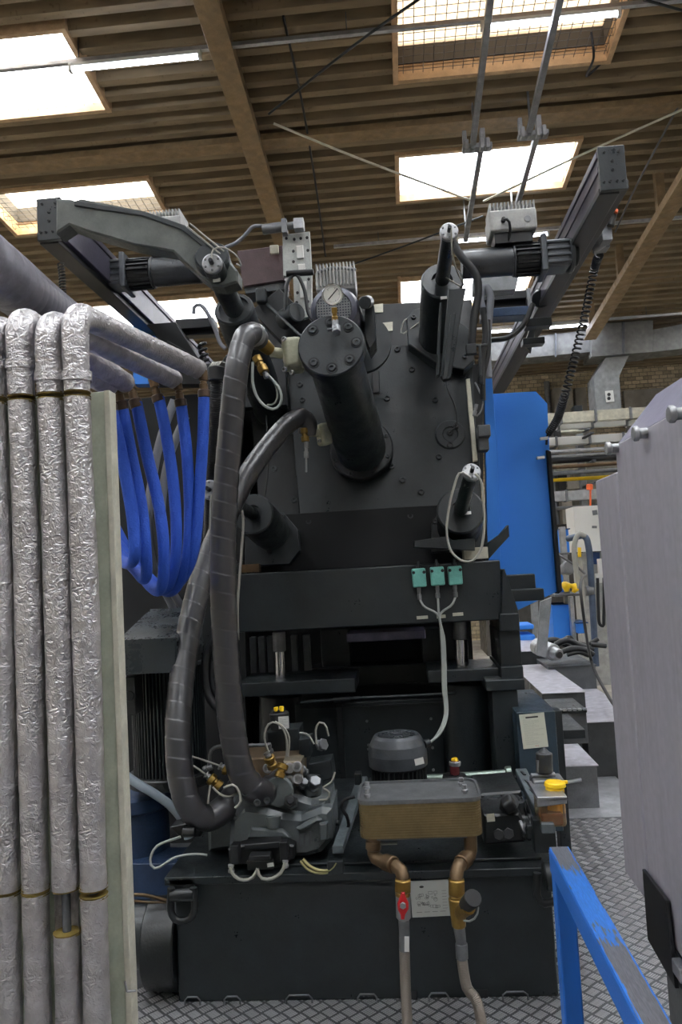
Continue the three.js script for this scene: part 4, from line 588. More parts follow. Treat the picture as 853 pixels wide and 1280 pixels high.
{
  const t = thing('water_pipe', 'brass elbow pipe with red valve handle and braided hose below the heat exchanger', 'pipe', [-0.162,0.596,-2.98]);
  part(t, 'elbow', [sweep([[-0.161,0.607,-2.98], [-0.166,0.534,-2.98], [-0.061,0.532,-2.87], [-0.059,0.475,-2.85]], 0.024, { poly: true, bend: 0.05, rad: 18 }), rod([-0.121,0.536,-2.93], [-0.089,0.539,-2.89], 0.03, 0.03, 18), rod([-0.162,0.596,-2.98], [-0.164,0.562,-2.98], 0.029, 0.029, 8)], M.bronze);
  part(t, 'union_nut', [rod([-0.06,0.507,-2.85], [-0.063,0.464,-2.85], 0.031, 0.031, 6), rod([-0.063,0.464,-2.85], [-0.064,0.448,-2.85], 0.026, 0.026)], M.brass);
  part(t, 'ball_valve', [rod([-0.063,0.453,-2.85], [-0.065,0.373,-2.85], 0.026, 0.026, 8), rod([-0.066,0.416,-2.85], [-0.065,0.432,-2.81], 0.016, 0.016, 14)], M.steel);
  const h = part(t, 'handle', [slab([[-0.083,0.443,-2.81],[-0.074,0.462,-2.81],[-0.067,0.48,-2.81],[-0.056,0.48,-2.81],[-0.052,0.461,-2.81],[-0.045,0.445,-2.81],[-0.046,0.424,-2.81],[-0.058,0.406,-2.81],[-0.062,0.39,-2.81],[-0.073,0.39,-2.81],[-0.074,0.406,-2.81],[-0.082,0.422,-2.81]], [0, 0, 1], 0.01, 0.003)], M.red); part(h, 'nut', hexBolt([-0.064,0.441,-2.795], [0, 0, 1], 0.011, 0.01), M.steel);
  part(t, 'hose_socket', [rod([-0.065,0.373,-2.85], [-0.066,0.314,-2.85], 0.022, 0.021, 6), rod([-0.066,0.319,-2.85], [-0.069,0.266,-2.85], 0.019, 0.019, 18)], M.dullSteel);
  part(t, 'tag', card([-0.065,0.332,-2.81], [-0.049,0.331,-2.81], [-0.065,0.282,-2.81], 0.002), M.white);
  part(t, 'braided_hose', sweep([[-0.068,0.287,-2.85], [-0.071,0.194,-2.85], [-0.073,0.114,-2.85], [-0.074, -0.05, -2.85]], 0.0185, { rad: 18, u: 0.25, v: 0.06 }), M.braid);
}
{
  const t = thing('water_pipe', 'brass elbow pipe with black knob valve and bent braided hose below the heat exchanger', 'pipe', [0.185,0.597,-2.98]);
  part(t, 'elbow', [sweep([[0.189,0.608,-2.98], [0.187,0.534,-2.98], [0.128,0.532,-2.87], [0.122,0.475,-2.85]], 0.024, { poly: true, bend: 0.045, rad: 18 }), rod([0.169,0.538,-2.94], [0.144,0.534,-2.9], 0.029, 0.029, 18)], M.bronze);
  part(t, 'union_nut', [rod([0.124,0.502,-2.85], [0.121,0.448,-2.85], 0.031, 0.031, 6), rod([0.121,0.448,-2.85], [0.122,0.432,-2.85], 0.026, 0.026)], M.brass);
  part(t, 'valve_body', [rod([0.123,0.438,-2.85], [0.122,0.341,-2.85], 0.031, 0.024, 16), rod([0.125,0.389,-2.85], [0.158,0.436,-2.78], 0.026, 0.024, 14)], M.brass);
  part(t, 'knob', [rod([0.149,0.434,-2.8], [0.171,0.481,-2.74], 0.026, 0.03, 14)], M.black);
  part(t, 'lead_seal_wire', sweep([[0.177,0.478,-2.76],[0.186,0.452,-2.76],[0.178,0.413,-2.76],[0.154,0.398,-2.76],[0.135,0.401,-2.76]], 0.0035, { rad: 6 }), M.cableGrey);
  part(t, 'hose_socket', [rod([0.122,0.347,-2.85], [0.127,0.283,-2.85], 0.023, 0.02, 6), rod([0.127,0.288,-2.85], [0.126,0.235,-2.85], 0.021, 0.021, 18)], M.dullSteel);
  part(t, 'braided_hose', sweep([[0.125,0.256,-2.85], [0.129,0.19,-2.85], [0.139,0.134,-2.85], [0.164,0.113,-2.82], [0.183, -0.05, -2.8]], 0.0185, { rad: 18, u: 0.25, v: 0.06 }), M.braid);
}
single('floor_sleeve', span(add([-0.064,0,-3.042], [0, 0, 0]), add([-0.036,0,-3.106], [0, 0.03, 0]), 0.002), M.black, 'small black sleeve on the floor behind the red valve hose', 'sleeve');
single('floor_sleeve', span(add([0.166,0,-3.045], [0, 0, 0]), add([0.22,0,-3.142], [0, 0.03, 0]), 0.002), M.black, 'small black sleeve on the floor behind the bent braided hose', 'sleeve');
{
  const b = [-0.067,0.601,-3.62], yb = b[1], x = b[0], z = b[2], t = thing('pump_motor', 'upright dark electric motor with domed fan cowl behind the heat exchanger', 'motor', [x, tY, z]);
  const h1 = 0.706, h2 = 0.838;
  part(t, 'cowl', lathe([x, h1, z], [0, 1, 0], [[0.118, -0.01], [0.13, 0], [0.132, 0.05], [0.124, 0.09], [0.108, h2 - h1 - 0.012], [0.098, h2 - h1], [0.088, h2 - h1], [0.085, h2 - h1 - 0.015], [0, h2 - h1 - 0.015]], 40), M.grey4 ??= painted('#4e5257', 0.38, 0.25));
  const g = []; for (let k = 0; k < 18; k++) { const a = k / 18 * 6.283; g.push(box(0.055, 0.004, 0.005, [x + 0.06 * Math.cos(a), h2 - 0.004, z + 0.06 * Math.sin(a)], [0, -a, 0], 0)); } for (const r of [0.032, 0.058, 0.086]) g.push(move(new THREE.TorusGeometry(r, 0.003, 6, 36), [x, h2 - 0.004, z], [Math.PI / 2, 0, 0]));
  part(t, 'fan_grille', g, M.grey4);
  const fins = []; for (let k = 0; k < 36; k++) { const a = k / 36 * 6.283; fins.push(box(0.022, h1 - tY - 0.06, 0.005, [x + 0.112 * Math.cos(a), (h1 + tY + 0.06) / 2, z + 0.112 * Math.sin(a)], [0, -a, 0], 0)); }
  part(t, 'cooling_fins', [...fins, rod([x, tY + 0.04, z], [x, h1, z], 0.104, 0.104, 28)], M.darker);
  part(t, 'foot_flange', rod([x, tY, z], [x, tY + 0.05, z], 0.15, 0.15, 32), M.darker);
  part(t, 'sticker', card([0.004,0.756,-3.49], [0.042,0.762,-3.5], [0.006,0.729,-3.49], 0.003), M.white);
  part(t, 'cable_gland', [rod([0.05,0.793,-3.6], [0.076,0.798,-3.62], 0.02, 0.016, 8), box(0.03, 0.05, 0.06, [-0.254,0.632,-3.7])], M.dark);
}
{ // pump casting with manifold, valves, screws and cables
  const t = thing('main_pump', 'dark cast hydraulic pump with valve manifold, brass fittings and white cable loops', 'pump', [-0.567, tY, -3.3]);
  part(t, 'casting', [slab([[-0.723,0.639,-3.14],[-0.67,0.686,-3.14],[-0.577,0.67,-3.14],[-0.515,0.65,-3.14],[-0.447,0.642,-3.14],[-0.365,0.669,-3.14],[-0.325,0.662,-3.14],[-0.328,0.547,-3.14],[-0.374,0.5,-3.14],[-0.43,0.484,-3.14],[-0.68,0.492,-3.14],[-0.734,0.536,-3.14]], [0, 0, -1], 0.3, 0.02), slab([[-0.716,0.663,-3.2],[-0.622,0.737,-3.2],[-0.514,0.718,-3.2],[-0.411,0.684,-3.2],[-0.338,0.693,-3.2],[-0.335,0.619,-3.2],[-0.718,0.601,-3.2]], [0, 0, -1], 0.24, 0.02), slab([[-0.844,0.589,-3.25],[-0.727,0.633,-3.25],[-0.734,0.485,-3.25],[-0.846,0.476,-3.25]], [0, 0, -1], 0.2, 0.015)], M.cast ??= painted('#5c6264', 0.42));
  part(t, 'nose_ribs', [rod([-0.551,0.648,-3.13], [-0.552,0.603,-3.12], 0.03, 0.022, 12), slab([[-0.373,0.618,-3.11],[-0.339,0.623,-3.11],[-0.343,0.558,-3.11],[-0.374,0.553,-3.11]], [0, 0, -1], 0.03, 0.006), slab([[-0.464,0.603,-3.11],[-0.381,0.643,-3.11],[-0.364,0.63,-3.11],[-0.446,0.585,-3.11]], [0, 0, -1], 0.04, 0.01), slab([[-0.637,0.612,-3.11],[-0.513,0.599,-3.11],[-0.484,0.568,-3.11],[-0.654,0.574,-3.11]], [0, 0, -1], 0.03, 0.008)], M.cast);
  part(t, 'raised_mark', [slab([[-0.452,0.587,-3.105],[-0.445,0.587,-3.105],[-0.448,0.539,-3.105],[-0.454,0.539,-3.105]], [0, 0, 1], 0.006, 0), slab([[-0.433,0.589,-3.105],[-0.427,0.589,-3.105],[-0.429,0.544,-3.105],[-0.435,0.544,-3.105]], [0, 0, 1], 0.006, 0), slab([[-0.411,0.594,-3.105],[-0.405,0.594,-3.105],[-0.407,0.55,-3.105],[-0.413,0.55,-3.105]], [0, 0, 1], 0.006, 0)], M.darkGrey);
  part(t, 'split_flange', [rod([-0.698,0.717,-3.32], [-0.636,0.685,-3.16], 0.075, 0.08, 24), rod([-0.529,0.723,-3.3], [-0.533,0.73,-3.16], 0.05, 0.06, 24)], M.cast);
  for (const p of [[-0.65,0.745,-3.1], [-0.605,0.707,-3.1], [-0.565,0.715,-3.1]]) part(t, 'screw', capScrew(p, [0.1, 0.4, 1], 0.014, 0.02), M.dark);
  part(t, 'locking_screw', [rod([-0.488,0.677,-3.2], [-0.475,0.718,-3.08], 0.028, 0.026, 6), rod([-0.475,0.718,-3.08], [-0.47,0.729,-3.05], 0.014, 0.014, 12)], M.black);
  part(t, 'manifold', [slab([[-0.778,0.804,-3.4],[-0.471,0.812,-3.4],[-0.478,0.677,-3.4],[-0.778,0.671,-3.4]], [0, 0, -1], 0.22, 0.006)], painted('#7d6a54', 0.5, 0.5));
  part(t, 'pilot_block', [slab([[-0.627,0.894,-3.5],[-0.486,0.902,-3.5],[-0.488,0.786,-3.5],[-0.629,0.781,-3.5]], [0, 0, -1], 0.15), slab([[-0.433,0.787,-3.35],[-0.339,0.799,-3.35],[-0.333,0.728,-3.35],[-0.43,0.705,-3.35]], [0, 0, -1], 0.12), rod([-0.422,0.744,-3.3], [-0.414,0.669,-3.25], 0.05, 0.04, 16), slab([[-0.477,0.871,-3.42],[-0.429,0.879,-3.42],[-0.433,0.799,-3.42],[-0.481,0.794,-3.42]], [0, 0, -1], 0.1)], M.dark);
  part(t, 'flange_plate', slab([[-0.518,0.832,-3.22],[-0.444,0.832,-3.22],[-0.446,0.735,-3.22],[-0.52,0.731,-3.22]], [0, 0, -1], 0.1, 0.006), M.paleBronze ??= painted('#8c8270', 0.45, 0.5));
  for (const p of [[-0.492,0.808,-3.21], [-0.491,0.761,-3.21], [-0.46,0.813,-3.21], [-0.459,0.766,-3.21], [-0.605,0.774,-3.36], [-0.608,0.725,-3.36]]) part(t, 'flange_screw', capScrew(p, [0.1, 0.2, 1], 0.021, 0.03), M.steel);
  for (const [a, b, r] of [[[-0.441,0.761,-3.3], [-0.454,0.788,-3.26], 0.02], [[-0.404,0.719,-3.24], [-0.388,0.76,-3.2], 0.022], [[-0.389,0.853,-3.38], [-0.363,0.863,-3.36], 0.024], [[-0.449,0.729,-3.22], [-0.432,0.759,-3.2], 0.016], [[-0.89,0.768,-3.4], [-0.848,0.78,-3.4], 0.014], [[-0.587,0.838,-3.35], [-0.597,0.877,-3.34], 0.013]]) part(t, 'sensor_plug', gland(a, b, r), M.dullSteel);
  for (const [a, b] of [[[-0.705,0.805,-3.18], [-0.749,0.825,-3.18]], [[-0.75,0.767,-3.12], [-0.793,0.805,-3.12]], [[-0.558,0.808,-3.22], [-0.571,0.857,-3.2]], [[-0.527,0.785,-3.16], [-0.509,0.832,-3.18]]]) part(t, 'brass_fitting', gland(a, b, 0.022), M.brass);
  for (const [a, b] of [[[-0.749,0.825,-3.18], [-0.767,0.835,-3.18]], [[-0.793,0.805,-3.12], [-0.808,0.818,-3.12]], [[-0.571,0.857,-3.2], [-0.58,0.876,-3.2]]]) part(t, 'steel_nut', gland(a, b, 0.014), M.steel);
  const s = part(t, 'solenoid', [rod([-0.554,0.918,-3.42], [-0.557,0.992,-3.42], 0.042, 0.042, 24), rod([-0.557,0.992,-3.42], [-0.559,1.005,-3.42], 0.03, 0.03, 16)], M.black);
  part(s, 'yellow_knob', [rod([-0.563,0.999,-3.4], [-0.566,1.016,-3.4], 0.01, 0.01), rod([-0.543,0.998,-3.4], [-0.542,1.018,-3.4], 0.01, 0.01)], M.yellow);
  part(s, 'label', card([-0.552,0.982,-3.365], [-0.509,0.982,-3.37], [-0.551,0.932,-3.365], 0.003), print((g, w, h) => { g.fillStyle = '#d9d9d4'; g.fillRect(0, 0, w, h); scribble(g, w, h, 8, '#777'); }, 96, 96));
  const loops = [[[-0.588,0.853,-3.3],[-0.602,0.902,-3.3],[-0.597,0.944,-3.3],[-0.572,0.972,-3.3],[-0.54,0.964,-3.3],[-0.518,0.931,-3.3],[-0.511,0.866,-3.3],[-0.525,0.803,-3.3]], [[-0.556,0.975,-3.3],[-0.524,0.954,-3.3],[-0.502,0.914,-3.3],[-0.511,0.818,-3.3]], [[-0.463,0.915,-3.35],[-0.43,0.907,-3.35],[-0.405,0.867,-3.35]], [[-0.396,0.865,-3.36],[-0.396,0.924,-3.36],[-0.381,0.952,-3.36],[-0.358,0.945,-3.36],[-0.344,0.895,-3.36]], [[-0.816,0.811,-3.15],[-0.85,0.837,-3.15],[-0.881,0.853,-3.15]], [[-0.767,0.835,-3.18],[-0.831,0.859,-3.18],[-0.882,0.877,-3.18]], [[-0.781,0.785,-3.08],[-0.789,0.747,-3.08],[-0.793,0.717,-3.08]], [[-0.777,0.774,-3.1],[-0.753,0.749,-3.1],[-0.716,0.735,-3.1],[-0.682,0.744,-3.15],[-0.689,0.755,-3.2]], [[-0.457,0.718,-3.25],[-0.475,0.734,-3.25],[-0.495,0.717,-3.2]], [[-0.31,0.788,-3.2],[-0.328,0.749,-3.2],[-0.361,0.731,-3.2]], [[-0.361,0.728,-3.2],[-0.337,0.712,-3.2],[-0.344,0.687,-3.2],[-0.379,0.682,-3.2]]];
  for (const l of loops) part(t, 'cable', sweep(l, 0.0042, { rad: 8 }), M.cable);
  part(t, 'clamp_band', sweep([[-0.724,0.78,-3.06],[-0.686,0.79,-3.06],[-0.666,0.763,-3.06],[-0.662,0.724,-3.06],[-0.684,0.704,-3.06]], 0.005, { rad: 8 }), M.cable);
  const v = part(t, 'proportional_valve', [slab([[-0.724,0.544,-3.08],[-0.658,0.56,-3.08],[-0.51,0.567,-3.08],[-0.469,0.548,-3.08],[-0.471,0.501,-3.08],[-0.515,0.485,-3.08],[-0.72,0.485,-3.08]], [0, 0, -1], 0.12, 0.006), slab([[-0.652,0.57,-3.05],[-0.518,0.578,-3.05],[-0.519,0.554,-3.05],[-0.653,0.55,-3.05]], [0, 0, -1], 0.1), box(0.1, 0.035, 0.03, [-0.594,0.498,-3.05]), box(0.03, 0.07, 0.05, [-0.684,0.545,-3.04]), box(0.03, 0.07, 0.05, [-0.499,0.551,-3.04]), box(0.08, 0.02, 0.05, [-0.589,0.534,-3.03])], M.black);
  for (const p of [[-0.7,0.512,-3.02], [-0.495,0.523,-3.02]]) part(v, 'connector', gland(p, add(p, [0, -0.03, 0]), 0.012), M.steel);
  part(v, 'cable', sweep([[-0.701,0.504,-3.01],[-0.693,0.478,-3.01],[-0.661,0.457,-3.01],[-0.619,0.464,-3.01],[-0.599,0.495,-3.01]], 0.0065, { rad: 8 }), M.cable); part(v, 'cable', sweep([[-0.599,0.495,-3.01],[-0.589,0.463,-3.01],[-0.553,0.457,-3.01],[-0.51,0.481,-3.01],[-0.494,0.515,-3.01]], 0.0065, { rad: 8 }), M.cable);
  part(v, 'label', card([-0.566,0.507,-3.03], [-0.542,0.51,-3.03], [-0.567,0.493,-3.03], 0.003), M.white);
  part(t, 'side_solenoid', [slab([[-0.95,0.628,-3.1],[-0.864,0.644,-3.1],[-0.83,0.631,-3.1],[-0.835,0.589,-3.1],[-0.911,0.585,-3.1]], [0, 0, -1], 0.1), rod([-0.886,0.625,-3.05], [-0.839,0.623,-3.05], 0.018, 0.018)], M.black);
  part(t, 'loop_wire', sweep([[-0.896,0.607,-3.05],[-0.996,0.569,-3.05],[-1.017,0.51,-3.05],[-0.999,0.492,-3.05],[-0.92,0.531,-3.05],[-0.843,0.541,-3.05],[-0.797,0.536,-3.05]], 0.005, { rad: 8 }), M.cableGrey);
  part(t, 'harness', [sweep([[-0.43,0.518,-3.03],[-0.408,0.494,-3.03],[-0.373,0.476,-3.03],[-0.328,0.477,-3.03],[-0.306,0.503,-3.03]], 0.006, { rad: 8 }), sweep([[-0.44,0.512,-3.03],[-0.417,0.483,-3.03],[-0.382,0.467,-3.03],[-0.334,0.469,-3.03],[-0.304,0.488,-3.03]], 0.005, { rad: 8 })], M.brassCable ??= std('#a39b6b', 0.5));
}
{
  const t = thing('support_bar', 'flat grey-green bar sloping along the tank between pump and heat exchanger', 'bar', [-0.298,0.525,-3.5]);
  const a = [-0.28,0.53,-4.004], b = [-0.319,0.5,-3.038]; part(t, 'bar', slab([a, add(a, [0.05, 0, 0]), add(b, [0.04, 0, 0]), b], [0, 1, 0], 0.03), M.barG ??= painted('#5d666a', 0.45)); part(t, 'foot', box(0.06, 0.05, 0.05, [-0.311,0.484,-3.05]), M.dark); part(t, 'clamp_pin', [rod([-0.354,0.56,-3.3], [-0.315,0.562,-3.3], 0.012, 0.012)], M.dark);
  part(t, 'cable', sweep([[-0.24,0.676,-3.25],[-0.286,0.665,-3.25],[-0.297,0.634,-3.25],[-0.277,0.602,-3.25],[-0.273,0.558,-3.25],[-0.293,0.534,-3.25]], 0.007, { rad: 8 }), M.black);
  const u = thing('support_bar', 'dark slotted bar sloping along the tank beside the yellow capped cup', 'bar', [0.47,0.563,-3.4]);
  const c = [0.46,0.6,-3.751], d = [0.445,0.6,-2.979]; part(u, 'bar', slab([c, add(c, [0.05, 0, 0]), add(d, [0.045, 0, 0]), d], [0, 1, 0], 0.035), M.barG);
  for (let k = 0; k < 5; k++) part(u, 'slot', box(0.012, 0.004, 0.06, add(lerp(c, d, 0.12 + k * 0.18), [0.024, 0.038, 0]), [0, 0.1, 0]), M.black);
  part(u, 'foot', [box(0.08, 0.12, 0.05, [0.461,0.576,-3.05]), box(0.09, 0.05, 0.08, [0.447,0.58,-3.1])], M.dark);
}
{
  const t = thing('gear_pump_group', 'black pump body with round covers, knob and couplings beside the heat exchanger', 'pump', [0.326, tY, -3.3]);
  part(t, 'body', [slab([[0.253,0.63,-3.12],[0.385,0.632,-3.12],[0.404,0.602,-3.12],[0.399,0.525,-3.12],[0.249,0.518,-3.12]], [0, 0, -1], 0.2, 0.008), slab([[0.255,0.642,-3.35],[0.429,0.649,-3.35],[0.437,0.579,-3.35],[0.256,0.559,-3.35]], [0, 0, -1], 0.3, 0.008)], M.darker);
  for (const [p, r] of [[[0.333,0.61,-3.55], 0.062], [[0.311,0.615,-3.35], 0.066], [[0.394,0.62,-3.3], 0.04]]) { const c = part(t, 'round_cover', lathe(p, [0, 1, 0], [[0, -0.04], [r, -0.04], [r, 0.005], [r * 0.8, 0.014], [r * 0.55, 0.014], [r * 0.5, 0.02], [0, 0.02]], 28), M.dark); for (let k = 0; k < 6; k++) part(c, 'screw', hexBolt(add(p, [r * 0.68 * Math.cos(k * 1.047), 0.013, r * 0.68 * Math.sin(k * 1.047)]), [0, 1, 0], 0.006, 0.006), M.black); }
  part(t, 'knob', [rod([0.338,0.621,-3.2], [0.355,0.674,-3.12], 0.02, 0.034, 14), box(0.05, 0.05, 0.06, [0.346,0.672,-3.1], [0.3, 0, 0.6], 0.015)], M.black);
  for (const [a, b, r] of [[[0.388,0.585,-3.1], [0.435,0.589,-3.1], 0.022], [[0.396,0.598,-3.15], [0.438,0.6,-3.15], 0.018], [[0.386,0.556,-3.1], [0.421,0.555,-3.1], 0.016], [[0.299,0.578,-3.06], [0.295,0.588,-3.02], 0.02], [[0.335,0.579,-3.06], [0.33,0.59,-3.02], 0.02], [[0.424,0.594,-3.3], [0.45,0.599,-3.3], 0.03]]) part(t, 'coupling', gland(a, b, r), M.black);
  part(t, 'silver_ring', rod([0.384,0.588,-3.09], [0.396,0.591,-3.09], 0.026, 0.026, 16), M.steel);
  part(t, 'label', card([0.262,0.634,-3.116], [0.292,0.636,-3.116], [0.263,0.605,-3.116], 0.003), M.cream);
  part(t, 'white_tab', [box(0.014, 0.012, 0.02, [0.285,0.622,-3.5]), box(0.06, 0.006, 0.02, [-0.109,0.542,-3.1])], M.cable);
  const s = thing('oil_sight_glass', 'small oil level glass with red ring and yellow top behind the heat exchanger', 'level glass', [0.182,0.616,-3.7]);
  part(s, 'base', rod([0.181,0.588,-3.7], [0.183,0.631,-3.7], 0.06, 0.055, 20), M.black); part(s, 'glass', rod([0.183,0.631,-3.7], [0.187,0.694,-3.7], 0.022, 0.022, 16), std('#5a2428', 0.2)); part(s, 'ring', rod([0.186,0.67,-3.7], [0.187,0.691,-3.7], 0.026, 0.026, 16), M.steel); part(s, 'cap', rod([0.187,0.687,-3.7], [0.185,0.705,-3.7], 0.018, 0.014, 14), M.yellow);
  single('return_line', [rod([0.06,0.551,-3.95], [0.459,0.563,-3.95], 0.02, 0.02, 16), rod([0.436,0.564,-3.95], [0.467,0.566,-3.95], 0.032, 0.032, 8)], painted('#8c9a90', 0.35, 0.7), 'straight grey-green pipe lying across the tank behind the black pump', 'pipe');
}
{
  const t = thing('oil_cup', 'clear amber oil reservoir with yellow cap hung beside the tank', 'reservoir', [0.492,0.598,-3.05]);
  const am = new THREE.MeshPhysicalMaterial({ color: '#e0c8a0', transmission: 0.85, thickness: 0, roughness: 0.12, ior: 1.4, side: THREE.DoubleSide });
  part(t, 'cup', span([0.444,0.613,-3], add([0.54,0.72,-3], [0, 0, -0.13]), 0.012), am);
  part(t, 'oil', span(add([0.449,0.615,-3], [0, 0, -0.006]), add([0.53,0.661,-3], [0, 0, -0.122]), 0.01), std('#6b2f12', 0.15));
  part(t, 'strainer', [rod([0.509,0.646,-3.06], [0.512,0.692,-3.06], 0.028, 0.026, 16)], M.yellow);
  part(t, 'bracket', [slab([[0.436,0.718,-2.98],[0.542,0.726,-2.98],[0.54,0.703,-2.98],[0.434,0.693,-2.98]], [0, 0, -1], 0.01), span(add([0.436,0.718,-2.98], [0, -0.004, 0]), add([0.542,0.723,-2.98], [0, 0.006, -0.22]), 0.002)], M.alu);
  const c = part(t, 'cap', [rod([0.513,0.689,-3.08], [0.519,0.736,-3.08], 0.036, 0.034, 24), rod([0.519,0.736,-3.08], [0.52,0.756,-3.08], 0.04, 0.038, 24), box(0.03, 0.012, 0.014, [0.552,0.752,-3.08], [0, 0, 0], 0.004)], M.yellow);
  part(t, 'motor', [rod([0.503,0.758,-3.2], [0.506,0.834,-3.2], 0.032, 0.032, 20), rod([0.506,0.834,-3.2], [0.507,0.852,-3.2], 0.024, 0.006, 16)], M.darkGreyPaint);
  part(t, 'pump_head', [box(0.12, 0.03, 0.1, [0.51,0.727,-3.2], [0, 0, 0], 0.01), rod([0.45,0.745,-3.2], [0.542,0.747,-3.2], 0.012, 0.012), rod([0.468,0.772,-3.15], [0.472,0.817,-3.15], 0.006, 0.006)], M.dullSteel);
}
{ // big motor at the board, drum below
  const z = -3.35, x0 = -1.216, x1 = -0.907, cx = (x0 + x1) / 2, y0 = 0.745, y1 = 1.200, t = thing('main_motor', 'large dark vertical finned motor with terminal box beside the pale board', 'motor', [cx, y0, z - 0.2]);
  const R = (x1 - x0) / 2, cz = z - R, f = [];
  for (let k = 0; k < 60; k++) { const a = k / 60 * 6.283; f.push(box(0.03, y1 - y0, 0.006, [cx + (R - 0.012) * Math.cos(a), (y0 + y1) / 2, cz + (R - 0.012) * Math.sin(a)], [0, -a, 0], 0)); }
  part(t, 'cooling_fins', f, M.dark);
  part(t, 'housing', [rod([cx, y0 - 0.03, cz], [cx, y1, cz], R - 0.025, R - 0.025, 40), rod([cx, y0 - 0.05, cz], [cx, y0, cz], R + 0.03, R + 0.03, 40)], M.darker);
  part(t, 'terminal_plate', [span([-1.173,1.039,-3.22], add([-1.11,1.193,-3.22], [0, 0, -0.1])), rod([-1.133,1.119,-3.21], [-1.122,1.123,-3.18], 0.02, 0.02, 16)], M.darker);
  const tb = [[-1.169,1.208,-3.18], [-0.92,1.206,-3.18]], T = 1.346, zb = -3.62;
  part(t, 'terminal_box', [slab([[tb[0][0], tb[0][1], -3.18], [tb[0][0], T, -3.18], [tb[0][0], T + 0.1, zb], [tb[0][0], tb[0][1], zb]], [1, 0, 0], tb[1][0] - tb[0][0], 0.008)], painted('#30363b', 0.32));
  part(t, 'screw', hexBolt([-1.145,1.259,-3.175], [0, 0, 1], 0.007, 0.005), M.black);
  const u = thing('bell_housing', 'navy pump bell below the large finned motor', 'housing', [-1.179,0.418,-3.5]);
  part(u, 'bell', [lathe([-1.258,0.179,-3.55], [0, 1, 0], [[0, 0], [0.2, 0], [0.2, 0.15], [0.16, 0.2], [0.16, 0.4], [0.2, 0.42], [0.2, 0.47], [0, 0.47]], 36), slab([[-1.233,0.406,-3.35],[-1.012,0.4,-3.35],[-1.052,0.256,-3.35],[-1.239,0.26,-3.35]], [0, 0, -1], 0.2)], M.navyDeep ??= painted('#2a3f5f', 0.55));
  const w = thing('black_drum', 'black round drum lying on its side against the tank end', 'drum', [-1.028,0.164,-3.1]);
  const yc = 0.172, zc = -3.16;
  part(w, 'shell', [rod([-1.061, yc, zc], [tx0 - 0.002, yc, zc], 0.165, 0.17, 40)], M.darker); part(w, 'hub', [rod([-1.135, yc + 0.03, zc], [-1.055, yc + 0.03, zc], 0.12, 0.12, 30)], M.dark);
  single('hose_stub', sweep([[-1.196,0.837,-3.2],[-1.116,0.777,-3.2],[-1.037,0.727,-3.2],[-0.967,0.672,-3.2],[-0.918,0.601,-3.2],[-0.908,0.551,-3.2]], 0.018, { rad: 14 }), std('#7d8790', 0.4), 'pale grey plastic hose running down from the large motor', 'hose');
  single('brown_wire', [sweep([[-1.139,0.378,-3.1],[-1.067,0.376,-3.1],[-1.02,0.366,-3.1],[-0.974,0.353,-3.1]], 0.007, { rad: 8 }), sweep([[-1.14,0.363,-3.1],[-1.065,0.349,-3.1],[-0.971,0.347,-3.1]], 0.005, { rad: 8 })], M.bronze, 'brown cable pair running to the tank lifting lug', 'cable');
  const q = thing('black_hose', 'pair of glossy black hoses bowed beside the thick wrapped hoses', 'hose', [-0.863,1.128,-3.5]);
  part(q, 'hose', sweep([[-0.815,1.319,-3.45],[-0.859,1.266,-3.45],[-0.878,1.171,-3.45],[-0.862,1.06,-3.45],[-0.805,0.986,-3.45]], 0.017, { rad: 12 }), M.rubber); part(q, 'hose', sweep([[-0.82,1.301,-3.5],[-0.851,1.239,-3.5],[-0.862,1.156,-3.5],[-0.845,1.065,-3.5],[-0.798,1.004,-3.5]], 0.016, { rad: 12 }), M.rubber);
  single('steel_pipe', [sweep([[-0.867,0.786,-3.42],[-0.857,0.842,-3.42],[-0.836,0.855,-3.42],[-0.718,0.857,-3.42],[-0.615,0.856,-3.42]], 0.008, { rad: 8 })], M.dullSteel, 'thin bent steel pipe crossing behind the valve manifold', 'pipe');
}

// ---------- blue panel, steps, steel cabinet, railing ----------
{
  const t = thing('blue_shield', 'large bright blue sheet panel with clipped corner standing behind the press', 'panel', [0.765,1.414,-5.2]);
  part(t, 'sheet', slab([[0.634,2.636,-5.2],[0.661,2.655,-5.2],[0.933,2.652,-5.2],[0.999,2.568,-5.2],[0.993,2.266,-5.2],[0.999,1.366,-5.2],[0.703,1.244,-5.2],[0.612,1.551,-5.2]], [0, 0, -1], 0.04), M.blue);
  part(t, 'side_sheet', slab([[0.6,2.825,-5.1],[0.645,2.811,-5.1],[0.65,2.285,-5.1],[0.622,1.575,-5.1],[0.541,1.555,-5.1]], [0, 0, -1], 0.08), M.blue);
  part(t, 'yellow_cap', slab([[0.604,2.835,-5.08],[0.638,2.822,-5.08],[0.637,2.802,-5.08],[0.602,2.815,-5.08]], [0, 0, -1], 0.08, 0.001), M.yellow);
  part(t, 'black_edge', slab([[0.968,2.261,-5.15],[0.992,2.249,-5.15],[0.999,1.363,-5.15],[0.973,1.344,-5.15]], [0, 0, -1], 0.12), M.deep);
  for (const p of [[0.953,2.334,-5.15], [0.924,2.212,-5.15]]) part(t, 'white_latch', box(0.05, 0.018, 0.03, p, [0, 0, 0.06], 0.003), M.white);
}
